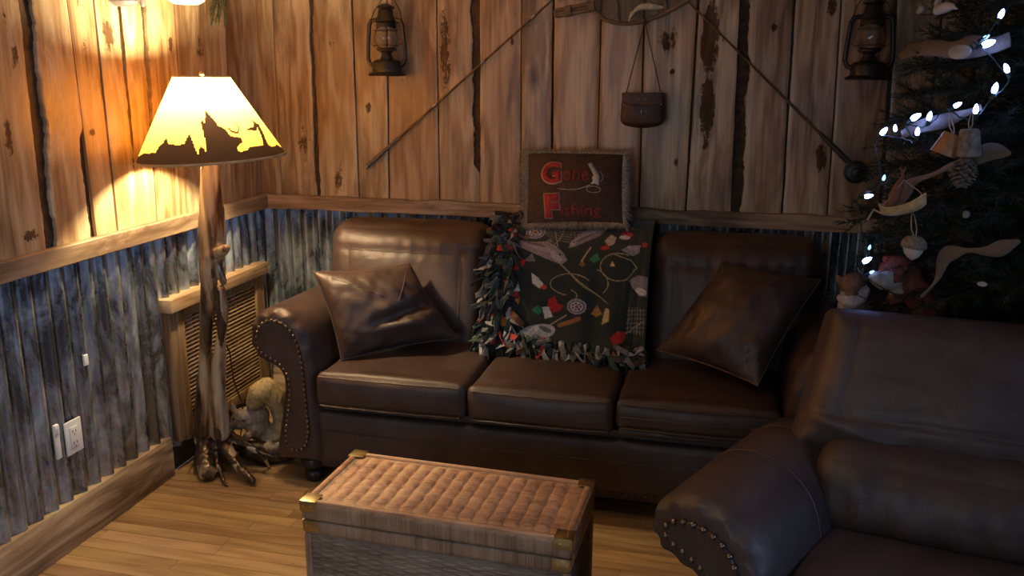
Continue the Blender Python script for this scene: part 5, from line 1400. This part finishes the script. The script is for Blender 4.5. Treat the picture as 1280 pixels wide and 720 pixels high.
# string of cool white bulbs
bulbs = [(1252, 17, 1, 20), (1236, 54, 1.35, 70), (1233, 46, .7, 60), (1258, 85, 1.0, -30), (1244, 110, 1.1, 10), (1220, 136, 1.0, 0), (1197, 131, .9, 60), (1162, 145, 1.0, 10), (1145, 146, 1.2, 60), (1147, 164, .9, 0), (1119, 160, .8, -10), (1105, 164, 1.1, 40),  # the small one just above the biggest is its reflection, modelled as a bulb
         (1105, 222, .7, 10), (1086, 245, 1.0, 80), (1087, 309, .6, 10), (1084, 325, 1.15, 60), (1090, 340, .6, 60)]
G = empty('string_lights', on_tree(1145, 146, .05), 'string of glowing cool white bulbs draped over the evergreen tree', 'string lights')
t = NT('bulb_glow'); t.p(col=(.6, .7, 1), emit=(.20, .34, 1.0, 1), estr=24.0); m_glow = t.mat
t = NT('dim_bulb_glow'); t.p(col=(.4, .6, .8), emit=(.25, .45, .9, 1), estr=2.6); m_glow2 = t.mat
m_wire = plain('green_wire', (.012, .03, .016), .5)
path = []
for (x, y, s, a) in bulbs:
    p = on_tree(x, y, .065); 
    s2 = s; a = rad(a)
    dr = (RIGHT * math.sin(a) + UP * math.cos(a) - FWD * .25).normalized()
    q_ = V3((0, 0, 1)).rotation_difference(dr).to_matrix().to_4x4()
    mb = MB(); k = .0105 * s
    mb.lathe([(.0001, -1.25 * k), (.42 * k, -1.15 * k), (.62 * k, -.7 * k), (.66 * k, -.2 * k), (.52 * k, .5 * k), (.28 * k, 1.0 * k), (.0001, 1.25 * k)], 8, Matrix.Translation(p) @ q_)
    b_ = mb.build('bulb', m_glow if s > .75 else m_glow2, G, sharp=20)
    mb = MB(); mb.tube([p - dr * (1.2 * k), p - dr * (1.2 * k + .014)], .0052, 8); mb.build('bulb_socket', m_wire, b_)
    path.append(p - dr * (1.2 * k + .016) + FWD * .006)
mb = MB(); pp = [V3(path[0] + V3((.12, .1, .16)))] + path + [path[-1] + V3((.10, .02, -.06))]
ww = spl(pp, 6); ww = [w_ + V3((.006 * nz(i * .7), .004, .008 * nz(i * .6, 4))) for i, w_ in enumerate(ww)]
mb.tube(ww, .0022, 5); mb.build('wire', m_wire, G)
# ornaments
def hook(mb, a, b, w=.007): mb.tube([a + V3((-w * .3, 0, 0)), a.lerp(b, .4) + V3((-w, 0, 0)), b + V3((-w * .6, 0, .004)), b + V3((0, .006, .012)), b + V3((w * .6, 0, .004)), a.lerp(b, .4) + V3((w, 0, 0)), a + V3((w * .3, 0, 0))], .0016, 5)
m_twine = plain('jute_twine', (.42, .34, .24), .8)
# acorn
c = on_tree(1142, 308, .09); s = (on_tree(1157, 308, .09) - on_tree(1127, 308, .09)).length / 2 * .88
AC = empty('acorn_ornament', c, 'large pale felt acorn with knitted brown cap hanging low on the evergreen', 'ornament')
m_felt = plain('cream_felt', (.62, .55, .47), .85, 0, .06, 60); m_cap = plain('knitted_brown_cap', (.26, .20, .14), .9, 0, .3, 150, .004, 120)
mb = MB(); mb.lathe([(.0001, -1.12 * s), (.10 * s, -1.08 * s), (.42 * s, -.86 * s), (.66 * s, -.52 * s), (.78 * s, -.1 * s), (.78 * s, .15 * s), (.0001, .2 * s)], 26, Matrix.Translation(c)); mb.build('nut', m_felt, AC, sharp=180)
mb = MB(); mb.lathe([(.0001, -.02 * s), (.85 * s, -.12 * s), (.97 * s, -.02 * s), (.99 * s, .14 * s), (.90 * s, .42 * s), (.66 * s, .70 * s), (.3 * s, .84 * s), (.0001, .87 * s)], 26, Matrix.Translation(c) @ Matrix.Rotation(rad(6), 4, 'Y')); mb.build('cap', m_cap, AC, sharp=180)
mb = MB(); hook(mb, c + V3((0, 0, .82 * s)), on_tree(1141, 272, .09)); mb.build('hanging_loop', m_twine, AC)
# canoe
A0_, A1_ = on_tree(1101, 266, .10), on_tree(1158, 254, .10); c = (A0_ + A1_) / 2
CN = empty('canoe_ornament', c, 'small pale birch canoe ornament hanging above the felt acorn', 'ornament')
m_birch = plain('pale_birch', (.44, .37, .22), .6, 0, .2, 30)
axc = (A1_ - A0_); Lc = axc.length * 1.02; axn = axc.normalized(); sdn = V3((axn.y, -axn.x, 0)).normalized(); upn = sdn.cross(axn); upn = -upn if upn.z < 0 else upn
def canoe(u, v):
    k = 2 * u - 1; hwid = .016 * (1 - k ** 4) ** .8 + .001; sheer = .020 * abs(k) ** 3; a = PI * v
    return c + axn * (Lc / 2 * k * (1 - .05 * math.sin(a))) + sdn * (hwid * math.cos(a)) + upn * (sheer + .006 - (.022 + .006 * abs(k) ** 3) * math.sin(a) ** .8)
mb = MB(); mb.grid(canoe, 30, 14); hull = mb.build('hull', m_birch, CN, sharp=180, solid=.003)
mb = MB()
for vv in (0, 1): mb.tube([canoe(i / 24, vv) for i in range(25)], .0024, 6)
mb.build('gunwale', plain('gunwale_wood', (.5, .42, .28), .5), CN)
mb = MB(); mb.tube([canoe(.96, .5) + upn * .024, on_tree(1150, 240, .10), on_tree(1130, 225, .09)], .0015, 5); mb.tube([canoe(.04, .5) + upn * .024, on_tree(1112, 248, .10), on_tree(1130, 225, .09)], .0015, 5); mb.tube([canoe(.02, .4), on_tree(1092, 262, .10), on_tree(1086, 272, .10), on_tree(1084, 275, .10)], .003, 6); mb.build('hanging_cord', m_twine, CN)
# reddish deer head shape above the canoe
pts = [on_tree(x, y, .085) for x, y in ((1112, 262), (1118, 245), (1124, 232), (1128, 222))]
dr_ = blob('deer_ornament', [(pts, [.012, .016, .013, .006]), ([pts[2], on_tree(1117, 236, .085)], [.008, .003]), ([pts[3], on_tree(1126, 205, .085)], [.004, .0022]), ([pts[3], on_tree(1132, 208, .085)], [.004, .0022]), ([on_tree(1127, 213, .085), on_tree(1123, 210, .085)], [.003, .002]), ([on_tree(1131, 213, .085), on_tree(1135, 206, .085)], [.003, .002]), ([pts[0], on_tree(1106, 252, .085)], [.011, .007])], [plain('rust_wood', (.17, .07, .04), .6)], None, pts[1], .0032, 3)
tag(dr_, 'small rust brown antlered ornament tucked behind the canoe ornament', 'ornament')
# little buckets
m_cop = plain('copper_orange_bark', (.42, .20, .075), .55, 0, .15, 40); m_brk = plain('grey_bark', (.24, .20, .17), .8, 0, .3, 40, .003, 60)
for (px, py, r_, h_, tl_, m_, lab, nm) in [(1185, 180, .031, .058, 20, m_cop, 'copper orange bell ornament beside a grey bark one on the evergreen', 'bell_ornament'), (1211, 178, .030, .070, -3, m_brk, 'grey bark covered bell ornament beside a copper orange one on the evergreen', 'bell_ornament')]:
    c = on_tree(px, py, .10 if m_ is m_cop else .085); o = empty(nm, c, lab, 'ornament', 'paired bell ornaments on the evergreen')
    Mx = Matrix.Translation(c) @ Matrix.Rotation(rad(tl_), 4, 'Y')
    mb = MB(); mb.lathe([(.0001, h_ * .5), (r_ * .72, h_ * .48), (r_ * .8, h_ * .4), (r_ * .95, -.1 * h_), (r_ * 1.08, -.5 * h_), (r_ * .98, -.5 * h_), (r_ * .7, .3 * h_), (.0001, .34 * h_)], 22, Mx); mb.build('bell_body', m_, o)
    mb = MB(); hook(mb, Mx @ V3((0, 0, h_ * .5)), on_tree(px + (2 if m_ is m_cop else 3), py - 31, .085), .005); mb.build('hanging_loop', m_twine, o)
# pine cone
c = on_tree(1204, 216, .09); cones = MB()
PCO = empty('pine_cone', c, 'frosted brown pine cone under the burlap ribbon on the evergreen', 'pine cone')
for k in range(70):
    t = k / 69; a = k * 2.399; r = .028 * math.sin(PI * (.12 + .83 * t)); p = c + V3((r * math.cos(a), r * math.sin(a), .036 - .072 * t))
    cones.sphere(p, (.010, .007, .0028), 7, 5, 0, Euler((0, rad(25), a), 'XYZ'))
cones.tube([c + V3((0, 0, .036)), c + V3((0, 0, -.034))], .012, 8); cones.build('scales', plain('frosted_cone', (.15, .12, .095), .8, 0, .4, 120), PCO, sharp=180)
mb = MB(); mb.tube([c + V3((0, 0, .034)), on_tree(1203, 205, .08)], .0014, 5); mb.build('hanging_loop', m_twine, PCO)
# pale oval slice, white figure on the top bough, small leaf
def flat_orn(nm, px, py, w, h, mat, lab, cat='ornament', o=.06):
    a = on_tree(px - w, py, o); b = on_tree(px + w, py, o); c = on_tree(px, py, o); rw = (b - a).length / 2; rh = rw * h / w
    mb = MB(); mb.lathe([(.0001, -.004), (.94, -.004), (1, -.001), (1, .003), (.92, .0045), (.0001, .0045)], 28, Matrix.Translation(c) @ Matrix.Rotation(math.atan2((b - a).y, (b - a).x), 4, 'Z') @ Matrix.Rotation(rad(90), 4, 'X') @ Matrix.Diagonal((rw, rh, 1, 1)))
    ob = mb.build(nm, mat, None, origin=c); tag(ob, lab, cat); return ob
so = flat_orn('wood_slice_ornament', 1200, 65, 14, 7, plain('pale_wood_slice', (.34, .33, .24), .7), 'pale oval wood slice ornament on the upper evergreen ribbon', o=.045)
flat_orn('leaf_ornament', 1228, 355, 6, 3.2, plain('pale_leaf', (.45, .45, .45), .6), 'small pale leaf ornament low on the evergreen under the burlap ribbon')
flat_orn('disc_ornament', 1208, 268, 4, 4.5, plain('dull_grey_disc', (.20, .21, .20), .6), 'tiny dull grey round ornament in the middle of the evergreen')
wf = [on_tree(x, y, .05) for x, y in ((1172, 13), (1182, 9), (1190, 8), (1172, 3), (1176, -4), (1196, 11))]
o = blob('white_animal_ornament', [(wf[:3], [.014, .016, .010]), ([wf[0], wf[3], wf[4]], [.011, .010, .009]), ([wf[2], wf[5]], [.008, .004])], [m_felt], None, wf[0], .004, 3); tag(o, 'small white animal ornament standing on the top bough in view', 'ornament')
w2_ = [on_tree(x, y, .05) for x, y in ((1148, 15), (1152, 11), (1151, 6))]
o = blob('pale_bird_ornament', [(w2_, [.008, .011, .008])], [plain('pale_grey_felt', (.35, .31, .27), .8)], None, w2_[0], .0035, 3); tag(o, 'little pale grey ornament at the left end of the top bough', 'ornament')
# plush toys nestled against the lower boughs
m_pred = fur('rust_plush', (.16, .035, .022), (.26, .065, .04), 70); m_pw = fur('cream_plush', (.36, .32, .27), (.50, .46, .40), 70); m_pb = fur('brown_plush', (.11, .055, .022), (.19, .10, .045), 70); m_pdk = fur('dark_plush', (.03, .02, .015), (.05, .03, .02), 70)
def t_(x, y, o=.06): return on_tree(x, y, o)
DP = -.80
def d_(x, y, o=0): return onY(x, y, DP + o)
def df(x, y, o=0): return onY(x, y, DP - .13 + o)
fx = [(df(1122, 340), (.055, .05, .050)), (df(1131, 347, .01), (.05, .05, .05)), ([df(1118, 348, -.02), df(1104, 352, -.05), df(1094, 347, -.065)], [.036, .026, .020]), ([df(1135, 355), df(1152, 372), df(1160, 384, .0)], [.042, .048, .05]), ([df(1130, 360, -.01), df(1118, 372, -.03)], [.03, .022]), ([df(1112, 328, .01), df(1106, 322, .01)], [.018, .008])]
def fxc(c):
    q_ = c - CAM; px = 640 + F_PX * q_.dot(RIGHT) / q_.dot(FWD); py = 360 - F_PX * q_.dot(UP) / q_.dot(FWD)
    if py > 339 + max(0, (1110 - px)) * -.15 + abs(px - 1106) * .05 and px < 1117 and py < 362: return 1
    if 1112 < px < 1128 and 354 < py < 368: return 1
    return 0
o = blob('fox_plush', fx, [m_pred, m_pw], None, df(1140, 384), .005, 4, colour=fxc); tag(o, 'rust red plush fox with cream muzzle nestled on the lowest visible boughs', 'plush toy')
PS = [(d_(1066, 358), (.042, .042, .045)), (d_(1066, 384, .01), (.048, .045, .055)), ([d_(1052, 352), d_(1047, 346)], [.016, .007]), ([d_(1080, 350), d_(1084, 345)], [.016, .007]), (d_(1064, 371, -.035), (.022, .016, .017)), (d_(1066, 400, .02), (.05, .05, .06)),
      ([d_(1050, 372, -.02), d_(1058, 379, -.04), d_(1068, 380, -.045), d_(1078, 374, -.035), d_(1084, 362, -.02)], [.012, .015, .016, .015, .010])]
def psc(c):
    q_ = c - CAM; px = 640 + F_PX * q_.dot(RIGHT) / q_.dot(FWD); py = 360 - F_PX * q_.dot(UP) / q_.dot(FWD)
    edge_ = 366 - max(0, (px - 1070)) * .8 + max(0, 1056 - px) * -.5
    return 1 if py > edge_ + (4 if abs(px - 1064) < 9 else 0) else 0
o = blob('bear_plush', PS, [m_pb, m_pw], None, d_(1066, 404), .004, 4, colour=psc); tag(o, 'brown plush animal with white fluffy collar peeking over the recliner back', 'plush toy')
# ------------------------------------------------------------------ hanging pieces at the top left
a_ = onX(155, 6, .10); W1 = MB()
m_pew = plain('grey_pewter', (.16, .16, .17), .4, .5)
W1.lathe([(.0001, -.012), (.03, -.010), (.048, .004), (.052, .03), (.045, .06), (.02, .08), (.0001, .082)], 24, Matrix.Translation(a_ + V3((0, 0, .006))))
W1.tube([(a_.x, a_.y, a_.z + .08), (a_.x - .04, a_.y, a_.z + .11), (.022, a_.y, a_.z + .115)], .004, 6)
o = W1.build('hanging_pot', m_pew, None, origin=a_); tag(o, 'grey rounded pot hanging at the top of the plank wall left of the bell', 'pot')
a_ = onX(178, 3, .07); W1 = MB(); W1.lathe([(.0001, -.016), (.008, -.012), (.014, .01), (.016, .06), (.010, .075), (.0001, .078)], 14, Matrix.Translation(a_)); W1.tube([(a_.x, a_.y, a_.z + .07), (.022, a_.y, a_.z + .085)], .004, 6)
o = W1.build('hanging_bell', m_pew, None, origin=a_); tag(o, 'small dark pointed bell hanging between the grey pot and white pot', 'bell')
a_ = onX(233, 2, .16); W1 = MB(); W1.lathe([(.0001, -.010), (.045, -.008), (.064, .004), (.070, .03), (.072, .08), (.066, .082), (.0001, .078)], 28, Matrix.Translation(a_)); W1.tube([(a_.x, a_.y, a_.z + .09), (a_.x - .05, a_.y, a_.z + .16), (.022, a_.y, a_.z + .17)], .005, 6); W1.tube([(a_.x, a_.y, a_.z + .07), (a_.x, a_.y, a_.z + .1)], .008, 8)
o = W1.build('enamel_pot', plain('white_enamel', (.80, .79, .76), .3), None, origin=a_); tag(o, 'white enamel pot bottom hanging above the glowing lamp shade', 'pot')
GA = onX(273, 0, .08)
ev = empty('evergreen_sprig', GA, 'drooping dark green evergreen sprig in the top corner above the lamp', 'greenery')
nd = MB(); sp = MB()
m_ndl = plain('sprig_needles', (.05, .085, .04), .7, 0, .3, 30)
for k in range(9):
    a = GA + V3((.0, rn.uniform(-.05, .05), .14)); b = onX(273 + rn.uniform(-10, 9), rn.uniform(10, 36), .07 + rn.uniform(-.02, .03)); m_ = a.lerp(b, .5) + V3((.02, 0, .02))
    sp.tube([a, m_, b], .0018, 5); twig(a, m_, .005, .026); twig(m_, b, .004, .022)
sp.tube([GA + V3((0, 0, .14)), (.022, GA.y, GA.z + .15)], .004, 6)
sp.build('stems', m_twig, ev); n_ = nd.build('needles', m_ndl, ev, sharp=180, fix=False); n_['kind'] = 'stuff'

# ------------------------------------------------------------------ light
w = bpy.data.worlds.new('world'); SC.world = w; w.use_nodes = True
bg = w.node_tree.nodes['Background']; bg.inputs[0].default_value = (.72, .80, 1.0, 1); bg.inputs[1].default_value = WORLD
ld = bpy.data.lights.new('daylight', 'AREA'); ld.shape = 'RECTANGLE'; ld.size = WZ1 - WZ0; ld.size_y = WY1 - WY0; ld.energy = WIN; ld.color = (.34, .56, 1.0)
lo_ = bpy.data.objects.new('daylight', ld); COL.objects.link(lo_); lo_.location = (RW + .25, (WY0 + WY1) / 2, (WZ0 + WZ1) / 2); lo_.rotation_euler = (0, rad(90), 0)
ld = bpy.data.lights.new('front_fill', 'AREA'); ld.shape = 'RECTANGLE'; ld.size = F1 - F0; ld.size_y = FZ1 - FZ0; ld.energy = FRONT_FILL; ld.color = (.80, .90, 1.0)  # added fill light outside the made-up front window
lo_ = bpy.data.objects.new('front_fill', ld); COL.objects.link(lo_); lo_.location = ((F0 + F1) / 2, RD - .3, (FZ0 + FZ1) / 2); lo_.rotation_euler = (rad(90), 0, 0)
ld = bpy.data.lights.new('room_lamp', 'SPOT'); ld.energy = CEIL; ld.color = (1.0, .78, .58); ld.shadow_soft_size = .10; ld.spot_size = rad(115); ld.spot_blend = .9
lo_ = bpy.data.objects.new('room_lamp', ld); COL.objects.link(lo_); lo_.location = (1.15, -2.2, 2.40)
vs_ = SC.view_settings; SC.display_settings.display_device = 'sRGB'; vs_.view_transform = 'Standard'; vs_.look = 'None'; vs_.gamma = 1; vs_.exposure = EXPO; vs_.use_curve_mapping = False
SC.cycles.use_denoising = True; SC.cycles.max_bounces = 8; SC.cycles.diffuse_bounces = 4; SC.cycles.glossy_bounces = 4; SC.cycles.transmission_bounces = 8
SC.cycles.sample_clamp_indirect = 4.0
